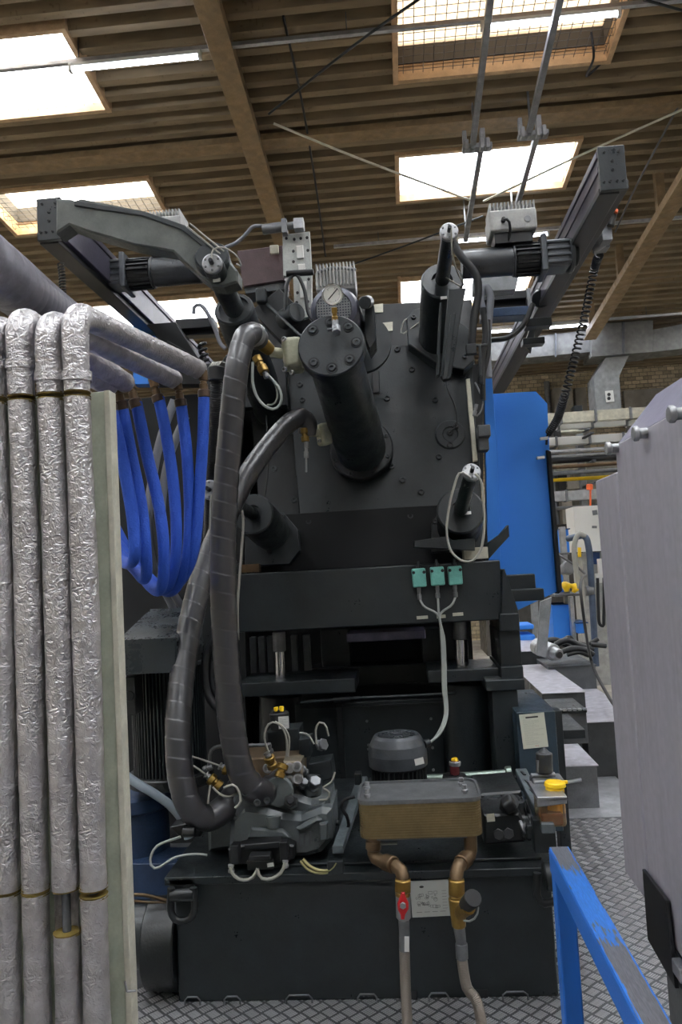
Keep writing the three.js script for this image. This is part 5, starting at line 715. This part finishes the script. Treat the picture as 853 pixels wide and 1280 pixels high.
{ // embossed steel steps: four separate blocks
  const tread = std('#ffffff', 0.42, 0.75, { map: grainTex }); tread.userData.metres = 0.5; tread.color.set('#cdccd6'); tread.metalness = 0.35;
  const D1 = painted('#3a3d3f', 0.6);
  const block = (label, a, b, zb, mat, top, front) => { const t = thing('step', label, 'step', [(a[0] + b[0]) / 2, -0.1, a[2]]); part(t, 'block', span([a[0], -0.12, a[2]], [b[0], a[1], zb]), mat); part(t, 'tread', span([a[0] - 0.002, a[1], a[2] + 0.01], [b[0] + 0.01, a[1] + 0.006, zb], 0.002), top); return t; };
  const s1 = block('nearest steel step on the floor with a slotted handle hole', [0.929,0.262,-5.2], [1.142,0.264,-5.2], -6.1, M.dullSteel, tread);
  part(s1, 'handle_slot', rod([0.95,0.17,-5.19], [1.04,0.182,-5.19], 0.012, 0.012), M.alu);
  block('wide dark step with pale ribbed tread reaching out past the steel cabinet', [1.245,0.384,-5.9], [1.642,0.39,-5.9], -7.4, D1, tread);
  block('long steel topped step beside the press post, dark front', [0.982,0.566,-6.1], [1.293,0.582,-6.1], -7.7, D1, tread);
  const s4 = block('dark grey block carrying the silver silencer and black hoses', [1.241,0.592,-7.3], [1.657,0.629,-7.3], -8.6, M.darkGrey, M.darkGrey);
  block('farthest pale platform behind the press post', [1.041,0.669,-7.9], [1.411,0.72,-7.9], -9.2, D1, tread);
  const c = thing('corner_box', 'dark blue-grey steel box with printed notice beside the side post', 'box', [0.58,0.619,-3.95]);
  const a = [0.499,0.858,-3.9], b = [0.682,0.858,-3.9];
  part(c, 'shell', span([a[0], 0.3, -3.9], [b[0], a[1], -4.55]), painted('#30404c', 0.4));
  part(c, 'notice', card([0.512,0.847,-3.895], [0.629,0.854,-3.895], [0.509,0.687,-3.895], 0.003), print((g, w, h) => { g.fillStyle = '#c9cabb'; g.fillRect(0, 0, w, h); g.fillStyle = '#1d1d1d'; g.fillRect(w * 0.24, h * 0.08, w * 0.5, h * 0.045); g.fillStyle = '#666'; scribble(g, w, h, 18, '#8a8a80'); g.fillStyle = '#b33'; g.fillRect(w * 0.5, h * 0.93, 6, 6); g.fillRect(w * 0.58, h * 0.93, 6, 6); }, 200, 288));
  part(c, 'rear_post', span([b[0], 0, -4.0], [b[0] + 0.05, a[1] - 0.02, -4.1]), M.dark);
  const v = c;
  part(v, 'vent_shell', span([0.894,0.447,-5], add([1.06,0.641,-5], [0, 0, -0.45])), M.darkGrey); part(v, 'vent_arm', span([b[0] - 0.05, 0.589, -4.5], [0.942, 0.637, -5.1]), M.dark);
  part(v, 'vent_rim', span([0.868,0.635,-4.97], add([1.059,0.656,-4.97], [0, 0, -0.4])), M.dark);
  for (let k = 0; k < 6; k++) part(v, 'vent_slat', span(add([0.885,0.652,-4.955], [0.03 * k, 0, 0]), add([0.905,0.665,-4.955], [0.03 * k, 0, -0.02]), 0.001), M.alu);
}
{ // silver silencer and black hoses on the block
  const t = thing('silencer', 'silver cylindrical silencer lying on the dark block', 'silencer', [1.275,0.713,-7.4]);
  part(t, 'body', [rod([1.204,0.753,-7.6], [1.309,0.717,-7.35], 0.075, 0.075, 24), rod([1.309,0.717,-7.35], [1.343,0.702,-7.28], 0.055, 0.05, 24)], M.alu); part(t, 'mouth', rod([1.332,0.705,-7.29], [1.345,0.702,-7.25], 0.03, 0.03, 16), M.black); part(t, 'clamp', [rod([1.228,0.745,-7.53], [1.239,0.739,-7.51], 0.08, 0.08, 24)], M.steel);
  single('hose_bundle', [[[[1.242,0.781,-7.6],[1.375,0.797,-7.6],[1.482,0.747,-7.6],[1.587,0.698,-7.6],[1.693,0.649,-7.6]], 0.03], [[[1.354,0.764,-7.5],[1.465,0.802,-7.5],[1.57,0.753,-7.5],[1.695,0.704,-7.5]], 0.03], [[[1.381,0.708,-7.4],[1.49,0.739,-7.4],[1.602,0.719,-7.4],[1.67,0.673,-7.4]], 0.025], [[[1.436,0.684,-7.4],[1.544,0.701,-7.4],[1.627,0.668,-7.4]], 0.02], [[[1.486,0.772,-7.8],[1.548,0.799,-7.8],[1.59,0.752,-7.8],[1.692,0.717,-7.8]], 0.02]].map(([p, r]) => sweep(p, r, { rad: 8 })), M.black, 'tangle of black hoses lying on the dark block beside the silver silencer', 'hoses');
  const l = thing('leaning_strut', 'flat grey steel strut leaning below the blue panel', 'strut', [1.059,0.789,-7]); part(l, 'strut', slab([[1.219,1.175,-7.3],[1.32,1.212,-7.3],[1.234,0.672,-8],[1.151,0.707,-8]], [0, 0, -1], 0.05), M.grey); 
  single('black_rods', [rod([1.587,0.698,-7.6], [1.769,0.792,-7.6], 0.02, 0.02), rod([1.678,0.755,-7.5], [1.812,0.734,-7.5], 0.022, 0.022)], M.black, 'two short black rods sticking out past the dark block', 'rods');
  single('floor_cable', sweep([[1.698,1.612,-9],[1.852,1.414,-8.5],[1.403,1.281,-6.5],[1.416,1.027,-6.5],[1.556,0.677,-7],[1.462,0.558,-6.2],[1.395,0.527,-5.6],[1.321,0.572,-5]], 0.012, { rad: 8 }), M.cableBlack, 'black cable slanting down past the blocks to the steel cabinet', 'cable');
}
{ // steel cabinet, cut by the picture edge
  const x = 0.52, yT = 1.849, yT2 = 1.784, yB = 0.765, zf = -1.925, zf2 = -2.13;
  const steelBox = tex(256, 512, (u, v) => { const s = tile((x, y) => fbm(x * 6, y * 0.35, 3, 4), u, v, 12), n = tile((x, y) => noise(x, y, 8), u, v, 60); return [0.67, 0.66, 0.695].map((c) => c * (0.93 + 0.1 * s + 0.05 * n)); }, true);
  const mS = std('#ffffff', 0.45, 0.4, { map: steelBox }); mS.userData.metres = 0.8;
  const t = thing('steel_cabinet', 'grey brushed steel cabinet with sloping lid, knurled bolts and black lower bracket', 'cabinet', [0.9, 0, -1.4]);
  part(t, 'side_panel', span([x, yB, zf], [x + 0.8, yT, -0.2], 0.006), mS);
  part(t, 'rear_panel', span([x - 0.002, yB + 0.02, zf2], [x + 0.7, yT2, zf - 0.004], 0.006), mS);
  part(t, 'lid', slab([[x + 0.004, yT, zf + 0.01], [x + 0.1, yT + 0.11, zf + 0.02], [x + 0.8, yT + 0.14, zf + 0.02], [x + 0.8, yT, zf + 0.01]], [0, 0, 1], 1.7, 0.004), M.violet);
  part(t, 'lid_gap', slab([[x + 0.001, yT - 0.004, zf - 0.004], [x + 0.09, yT + 0.085, zf - 0.004], [x + 0.09, yT - 0.004, zf - 0.004]], [0, 0, 1], 0.012, 0.001), M.black);
  for (const z of [-1.9, -1.68, -1.46, -1.2]) part(t, 'bolt', [rod([x - 0.018, yT - 0.012, z], [x + 0.002, yT - 0.012, z], 0.011, 0.011, 14), rod([x - 0.028, yT - 0.012, z], [x - 0.016, yT - 0.012, z], 0.016, 0.016, 8)], M.steel);
  part(t, 'bracket', [slab([[x - 0.006, 0.871, -1.92], [x - 0.006, 0.715, -1.92], [x - 0.006, 0.70, -1.74], [x - 0.006, 0.866, -1.76]], [-1, 0, 0], 0.008, 0.001)], M.black);
  part(t, 'bottom_bar', span([x - 0.004, 0.70, -1.84], [x + 0.7, yB, -0.3], 0.003), M.black);
  part(t, 'plinth', span([x + 0.004, 0.45, -1.86], [x + 0.75, 0.70, -0.3]), M.dullSteel);
  part(t, 'leg', span([x + 0.05, 0, -1.8], [x + 0.13, 0.45, -1.72]), M.dark); part(t, 'leg', span([x + 0.05, 0, -0.5], [x + 0.13, 0.45, -0.42]), M.dark); part(t, 'leg', span([x + 0.6, 0, -1.8], [x + 0.68, 0.45, -1.72]), M.dark);
  for (const [y, z] of [[0.735, -1.66], [0.69, -1.62], [0.735, -1.4]]) part(t, 'bolt', hexBolt([x - 0.005, y, z], [-1, 0, 0], 0.011, 0.012), M.steel);
  part(t, 'latch', box(0.02, 0.03, 0.05, [x - 0.012, 0.755, -1.7], [0, 0, 0], 0.004), M.alu);
  part(t, 'label', span([x, 0.5, -1.58], [x + 0.004, 0.64, -1.47], 0), M.cream);
}
{ // railing of square tube with worn paint
  const worn = tex(256, 512, (u, v) => { const e = fbm(u * 14, v * 30, 4, 4), m = fbm(u * 5, v * 5 + 3, 9, 4); const vj = v + 0.09 * (e - 0.45) + 0.06 * (m - 0.45), band = vj < 0.12 ? 1 : vj > 0.4 ? 0.92 : vj > 0.36 && e > 0.52 ? 0.9 : 0; const mid = 1 - Math.min(1, Math.abs(u - 0.5) / 0.43); const bare = band * (mid > 0.05 + 0.25 * (e - 0.3) ? 1 : 0) || (e > 0.6 && (u < 0.05 + 0.06 * m || u > 0.95 - 0.06 * m)); const n = fbm(u * 40, v * 90, 7, 3); return bare ? [0.36, 0.36, 0.38].map((c) => c * (0.75 + 0.5 * n)) : [0.11, 0.42, 0.76].map((c) => c * (0.85 + 0.3 * n)); }, true);
  const x0 = 0.296, x1 = 0.343, yT = 0.93, z0 = -1.905, z1 = -0.75;
  const t = thing('railing', 'blue square tube railing with paint worn to bare metal along its top', 'railing', [0.32, 0, -1.88]);
  part(t, 'top_bar', span([x0, yT - 0.055, z1], [x1, yT, z0], 0.005), M.blueRail ??= std('#1d62b8', 0.5, 0, { bumpMap: bumpGrain, bumpScale: 0.0003 }));
  const cap = new THREE.PlaneGeometry(x1 - x0 - 0.006, z1 - z0 - 0.004); cap.rotateX(-Math.PI / 2); const bx = new THREE.BoxGeometry(x1 - x0 - 0.004, 0.002, z1 - z0 - 0.004); const p = bx.attributes.position, uv = bx.attributes.uv; for (let i = 0; i < p.count; i++) uv.setXY(i, p.getX(i) / (x1 - x0) + 0.5, p.getZ(i) / (z1 - z0) + 0.5); bx.translate((x0 + x1) / 2, yT + 0.0008, (z0 + z1) / 2);
  part(t, 'worn_top', bx, std('#ffffff', 0.45, 0.2, { map: worn }));
  part(t, 'post', span([x0 + 0.002, 0, z0 + 0.003], [x0 + 0.044, yT - 0.05, z0 + 0.05], 0.005), M.blueRail);
  part(t, 'post', span([x0 + 0.002, 0, z1 - 0.06], [x0 + 0.044, yT - 0.05, z1], 0.005), M.blueRail);
}
// ---------- far side of the hall ----------
const ZB = -16.95;
{
  const y = (v, u = 760, d = 16) => 1.6;
  const t = thing('air_duct', 'large grey rectangular ventilation duct running along the far brick wall', 'duct', [3.584,5.189,-14]);
  part(t, 'main_duct', [slab([[1.66,5.362,-14],[3.535,5.448,-14],[3.506,5.053,-14],[1.637,5.021,-14]], [0, 0, -1], 0.5), slab([[3.517,5.519,-13.9],[4.56,5.509,-13.9],[4.516,4.951,-13.9],[3.474,4.944,-13.9]], [0, 0, -1], 0.6), slab([[4.58,5.368,-14],[5.78,5.515,-14],[5.739,5.027,-14],[4.549,4.975,-14]], [0, 0, -1], 0.5)], M.duct);
  part(t, 'seam', [slab([[4.041,5.515,-13.88],[4.082,5.512,-13.88],[4.039,4.953,-13.88],[3.999,4.956,-13.88]], [0, 0, -1], 0.05), slab([[2.905,5.425,-13.95],[2.932,5.423,-13.95],[2.901,5,-13.95],[2.874,5.002,-13.95]], [0, 0, -1], 0.05)], M.darkGrey);
  const v = thing('duct_outlet', 'grey duct drop narrowing below the main duct, with small round-signed plate', 'duct', [3.762,4.47,-14]);
  part(v, 'outlet', slab([[3.743,4.936,-14],[4.154,4.962,-14],[3.949,4.597,-14],[3.944,3.994,-14],[3.522,3.995,-14],[3.513,4.6,-14]], [0, 0, -1], 0.5), painted('#8a8c8c', 0.5));
  const pl = part(v, 'sign_plate', card([3.682,4.346,-13.99], [3.819,4.351,-13.99], [3.681,4.15,-13.99], 0.02), M.white); for (const q of [[3.738,4.28,-13.96], [3.733,4.21,-13.96]]) part(pl, 'dot', rod(q, add(q, [0, 0, 0.01]), 0.03, 0.03, 14), M.black);
  const c = thing('concrete_column', 'tan concrete column on the far wall behind the coiled cord', 'column', [3.446,3.741,-16.6]);
  part(c, 'shaft', span([3.333, -0.12, -16.6], [3.719, 5.0, ZB]), M.concrete); part(c, 'edge', span([3.807, -0.12, -16.75], [4.033, 5.0, ZB]), M.concrete);
  single('concrete_panel', span([4.821, 3.9, -16.85], [8, 4.9, ZB]), M.concrete, 'bare concrete wall panel beside the duct drop', 'panel');
  single('grey_downpipe', [rod([3.260, 5.2, -16.86], [3.260, -0.12, -16.86], 0.06, 0.06)], M.grey, 'thin grey downpipe on the brick wall beside the tan column', 'pipe');
}
[['cable_tray', 'upper cream cable tray along the far wall', 521, 13, 0.16, 'cream', 0], ['cable_tray', 'thin white tray directly below the cream tray', 531, 9, 0.1, 'white', 1], ['cable_tray', 'white bracketed cable tray at mid height of the rack', 550, 10, 0.2, 'white', 0], ['rack_pipe', 'upper chrome pipe of the pipe rack', 563, 5, 0.1, 'alu', 2], ['rack_pipe', 'second chrome pipe of the pipe rack', 569, 4, 0.1, 'alu', 2], ['rack_pipe', 'thick black pipe below the chrome pair', 574, 8, 0.1, 'black', 2], ['rack_pipe', 'tan wrapped pipe below the black pipe', 582, 5, 0.1, 'bronze', 2], ['rack_pipe', 'dull pipe above the yellow gas pipe', 590, 5, 0.1, 'dullSteel', 2], ['rack_pipe', 'bright yellow gas pipe of the pipe rack', 598, 4.5, 0.1, 'yellow', 2], ['cable_tray', 'pale blue-grey tray below the yellow gas pipe', 618, 12, 0.2, 'alu', 0], ['rack_pipe', 'lowest grey pipe of the pipe rack', 633, 4.5, 0.1, 'dullSteel', 2]].forEach(([n, l, v, h, dep, m, k], i) => {
  const d = 13 + (i % 3) * 0.25, hh = h / 1000 * d, c = [[0, 0, 0]], p = [2.951,3.26,-13]; const y = 1.6 + (1.728 - 1.6 - (v - 560) / 1000) * d; const x0 = 1.9, x1 = 5.2;
  const t = thing(n, l, k === 2 ? 'pipe' : 'cable tray', [2.5, y, -d], 'pipe rack along the far wall');
  if (k === 2) part(t, 'pipe', rod([x0, y, -d], [x1, y, -d], hh / 2, hh / 2, 16), M[m]); else { part(t, 'tray', span([x0, y - hh / 2, -d], [x1, y + hh / 2, -d - dep], 0.004), M[m]); for (let x = x0 + 0.25; x < x1; x += 0.55) part(t, 'clip', box(0.04, hh + 0.03, dep + 0.03, [x, y, -d - dep / 2 + 0.01]), M.dullSteel); }
});
{
  const f = thing('pipe_rack', 'dark upright frame carrying the far pipes and trays', 'rack', [2.806,2.293,-13.9]);
  for (const x of [2.15, 3.1, 4.1]) part(f, 'upright', span([x, -0.12, -13.75], [x + 0.1, 3.6, -13.95]), M.grey);
  for (const y of [2.35, 2.7, 3.05, 3.5]) part(f, 'arm', [2.15, 3.1].map((x) => span([x + 0.02, y - 0.03, -12.9], [x + 0.08, y, -13.75])), M.darkGrey);
  const b = thing('machine_housing', 'row of dark machine housings standing below the pipe rack', 'machinery', [3.186,2.021,-14.5]);
  part(b, 'housing', [span([1.4, -0.12, -14.2], [3.0, 2.1, -15.4]), span([3.05, -0.12, -14.4], [4.4, 1.7, -15.4])], painted('#4d4a45', 0.6)); part(b, 'upper_unit', [span([2.3, 2.2, -14.3], [2.65, 3.9, -15]), span([3.2, 2.4, -14.3], [3.9, 3.2, -15])], painted('#8a8578', 0.6));
  for (const [u, v, w, h, m] of [[698, 540, 0.12, 0.3, 'black'], [716, 540, 0.4, 0.14, 'cream'], [730, 535, 0.2, 0.25, 'darkGrey'], [712, 585, 0.5, 0.2, 'cream'], [700, 605, 0.15, 0.3, 'black'], [716, 608, 0.35, 0.2, 'plaster'], [725, 520, 0.14, 0.2, 'dark']]) { const p = [(u - 498) / 1000 * 14, 1.6 + (692 - v) / 1000 * 14, -14]; part(b, 'fitting', box(w, h, 0.3, p), M[m]); }
  const c = thing('control_cabinet', 'white control cabinet with round nameplate behind the hose stand', 'cabinet', [2.435,1.893,-10.4]);
  part(c, 'shell', span([2.233,1.598,-10.4], add([2.758,2.181,-10.4], [0, 0, -0.5])), M.white); part(c, 'body', span([2.339, -0.12, -10.6], [2.806, 1.585, -11.2]), M.inv); part(c, 'nameplate', card([2.46,2.117,-10.39], [2.52,2.123,-10.39], [2.455,2.055,-10.39], 0.01), M.dullSteel); part(c, 'nameplate', card([2.445,1.923,-10.39], [2.505,1.919,-10.39], [2.443,1.892,-10.39], 0.01), M.dullSteel);
  part(c, 'yellow_sticker', card([2.226,1.658,-10.3], [2.265,1.656,-10.3], [2.217,1.537,-10.3], 0.02), M.yellow); part(c, 'blue_panel', card([2.437,1.589,-10.55], [2.548,1.582,-10.55], [2.436,1.434,-10.55], 0.03), M.blueDeep);
  part(c, 'handset', [box(0.1, 0.28, 0.08, [2.511,1.36,-10.3]), box(0.14, 0.12, 0.1, [2.494,1.26,-10.3])], M.white); part(c, 'cord', sweep([[2.421,1.266,-10.2],[2.402,0.89,-10.2],[2.407,0.692,-10.2],[2.444,0.67,-10.2],[2.463,0.788,-10.2],[2.499,1.262,-10.2]], 0.02, { rad: 8 }), M.black);
  const s = thing('storage_shelf', 'steel shelf with blue crates below the pipe rack', 'shelf', [1.869,1.143,-9.5]);
  part(s, 'post', [span([1.848, -0.12, -9.4], [1.912, 1.901, -9.5])], M.alu); part(s, 'post', span([1.859, -0.12, -9.2], [1.903, 1.108, -9.3]), M.alu); part(s, 'shelf_board', span([1.718,1.104,-9.3], add([2.025,1.133,-9.3], [0, 0, -0.6])), M.dullSteel); part(s, 'shelf_board', span([1.752,1.576,-9.3], add([1.916,1.603,-9.3], [0, 0, -0.6])), M.dullSteel);
  [['blue plastic crate on the shelf top', 693, 690, 702, 660, 9.45], ['blue plastic crate on the upper board', 692, 738, 700, 712, 9.45], ['tall blue plastic crate below the shelf board', 684, 800, 706, 752, 9.35], ['small blue bin beside the shelf post', 712, 788, 722, 774, 9.1]].forEach(([l, u0, v0, u1, v1, d]) => { const k = thing('crate', l, 'crate', [(u0 - 498) / 1000 * d, 0, -d], 'blue plastic crates by the shelf'); const P = (u, v) => [(u - 498 - 0.06 * (v - 702)) / 1000 * d, 1.6 + (702 - 0.06 * (u - 498) - v) / 1000 * d, -d]; part(k, 'shell', span(P(u0, v0), add(P(u1, v1), [0, 0, -0.4])), M.blue); part(k, 'rim', span(add(P(u0, v1 + 2), [-0.02, 0, 0.02]), add(P(u1, v1), [0.02, 0, -0.42])), M.blueDeep); });
  single('yellow_cloth', sweep([[1.805,1.201,-9.25],[1.86,1.225,-9.25],[1.931,1.212,-9.25],[1.964,1.174,-9.25]], (q) => 0.045 + 0.02 * Math.sin(q * 9), { rad: 10 }), M.yellow, 'crumpled yellow cloth on the shelf board', 'cloth');
  single('pipe_end', [rod([1.801,1.41,-9.2], [1.844,1.426,-9.1], 0.06, 0.06), rod([1.836,1.427,-9.1], [1.852,1.435,-9.05], 0.08, 0.075)], M.dullSteel, 'short pipe end sticking out of the shelf', 'pipe');
  const h = thing('hose_stand', 'dark bent pipe stand holding hoses over the floor', 'stand', [1.814,0.513,-8]);
  part(h, 'frame', sweep([[1.683,1.74,-8.2], [1.822,1.766,-8], [1.84,1.592,-8], [1.831,1.046,-8], [1.82,0.489,-8]], 0.032, { poly: true, bend: 0.12, rad: 12 }), painted('#56647a', 0.4, 0.4)); part(h, 'hose', sweep([[1.722,1.246,-8],[1.698,1.443,-8],[1.7,1.678,-8],[1.754,1.777,-8],[1.814,1.75,-8]], 0.025, { rad: 8 }), M.cable); part(h, 'clamp', [rod([1.774,1.22,-8], [1.851,1.216,-8], 0.05, 0.05, 8)], M.dullSteel);
  single('signal_lamp', [rod([2.497,2.396,-10.55], [2.482,2.188,-10.55], 0.012, 0.012), rod([2.487,2.396,-10.55], [2.492,2.469,-10.55], 0.04, 0.04)], M.orange, 'small orange signal post standing on the white control cabinet', 'signal');
  [['blue tub lid', 640, 784, 661, 778, 8.9, 'blue'], ['blue tub', 643, 808, 662, 790, 8.9, 'blue']].forEach(([l, u0, v0, u1, v1, d, m]) => single('plastic_tub', span([1.192,0.818,-8.9], [1.201,0.827,-8.9]).translate(0, 0, 0) && box((u1 - u0) / 1000 * d, (v0 - v1) / 1000 * d, 0.4, [((u0 + u1) / 2 - 498 - 6) / 1000 * d, 1.6 + (702 - 9 - (v0 + v1) / 2) / 1000 * d, -d - 0.2], [0, 0, 0], 0.03), M[m], l + ' standing behind the leaning strut', 'tub'));
}
// ---------- under the roof ----------
for (const [l, p, q] of [['aluminium overhead rail crossing both skylights, closer to the tan beam', [0.95,5.951,-5.906], [1.042,5.579,-9.899]], ['aluminium overhead rail crossing both skylights, closer to the guide rail', [1.499,5.944,-5.977], [1.579,5.608,-9.594]]]) {
  const t = thing('overhead_rail', l, 'rail', q, 'aluminium overhead rails'), d = V(p).sub(V(q)), L = d.length(); d.normalize();
  const j = lerp(p, q, 0.52), e1 = add(j, [0.03, -0.02, 0.25]), e2 = add(j, [0.09, -0.02, -0.25]);
  for (const [a, b] of [[p, add(j, [-0.03, 0, 0.1])], [add(j, [0.06, 0, -0.05]), q]]) { const c = V(b).sub(V(a)), ang = Math.atan2(c.x, c.z), el = Math.asin(c.y / c.length()); part(t, 'profile', box(0.055, 0.06, c.length(), lerp(a, b, 0.5), [0, 0, 0]).applyMatrix4(new THREE.Matrix4().makeTranslation(...lerp(a, b, 0.5)).multiply(new THREE.Matrix4().makeRotationFromEuler(new THREE.Euler(-el, ang, 0, 'YXZ'))).multiply(new THREE.Matrix4().makeTranslation(...lerp(a, b, 0.5).map((v) => -v)))), M.railAlu ??= painted('#8e9196', 0.4, 0.6)); }
  part(t, 'joint', [box(0.3, 0.05, 0.12, add(j, [0.02, 0, 0]), [0, 0, 0], 0.01), ...[-0.09, -0.03, 0.06, 0.12].map((k) => box(0.04, 0.11, 0.09, add(j, [k, 0, 0.05]), [0, 0, 0], 0.01)), box(0.05, 0.2, 0.1, add(j, [0.08, 0.08, 0])), box(0.04, 0.16, 0.06, add(j, [-0.1, 0.1, 0]))], M.grey);
  part(t, 'hanger', [rod(j, add(j, [0, 0.55, 0]), 0.012, 0.012), rod(lerp(p, q, 0.06), add(lerp(p, q, 0.06), [0, 0.55, 0]), 0.012, 0.012), rod(lerp(p, q, 0.97), add(lerp(p, q, 0.97), [0, 0.55, 0]), 0.012, 0.012)], M.dullSteel);
}
[['pale tension rod running from the roof beam to the rail crossing', [[-0.993,5.95,-7.522], [-0.226,5.761,-7.948], [1.008,5.625,-8.875]], 'cream'], ['pale tension rod running from the rail crossing up past the skylight', [[1.166,5.619,-8.933], [2.128,5.772,-8.371], [3.206,5.967,-7.885]], 'cream'], ['dark bracing rod from the roof beam up to the lamp track', [[-1.015,5.964,-7.373], [-0.059,6.043,-6.524], [0.533,6.086,-6.068]], 'dark'], ['dark bracing rod below the small skylight', [[-0.908,5.637,-10.893], [0.267,5.698,-10.237], [1.234,5.713,-9.538]], 'dark'], ['thin dark cable dangling below the mesh skylight', [[1.98,6.245,-7.045], [2.014,6.085,-7.149], [2.054,6.147,-7.556], [2.213,6.253,-7.497]], 'cableBlack'], ['dark rod hanging steeply behind the guide rail', [[3.13,6.138,-8.191], [3,5.828,-9.38], [3.033,5.731,-10.419]], 'darkGrey'], ['thin dark wire hanging along the roof beside the tan beam', [[-0.728,6.296,-6.499], [-0.711,6.2,-7.523], [-0.743,6.042,-9.228], [-0.799,5.892,-10.836]], 'cableBlack'], ['dark bracing rod at the far edge of the lamp track', [[2.258,6.098,-6.474], [2.793,6.075,-6.716]], 'dark']].forEach(([l, p, m]) => single('bracing_rod', sweep(p, 0.012, { rad: 8 }), M[m], l, 'rod'));

renderer.render(scene, camera);
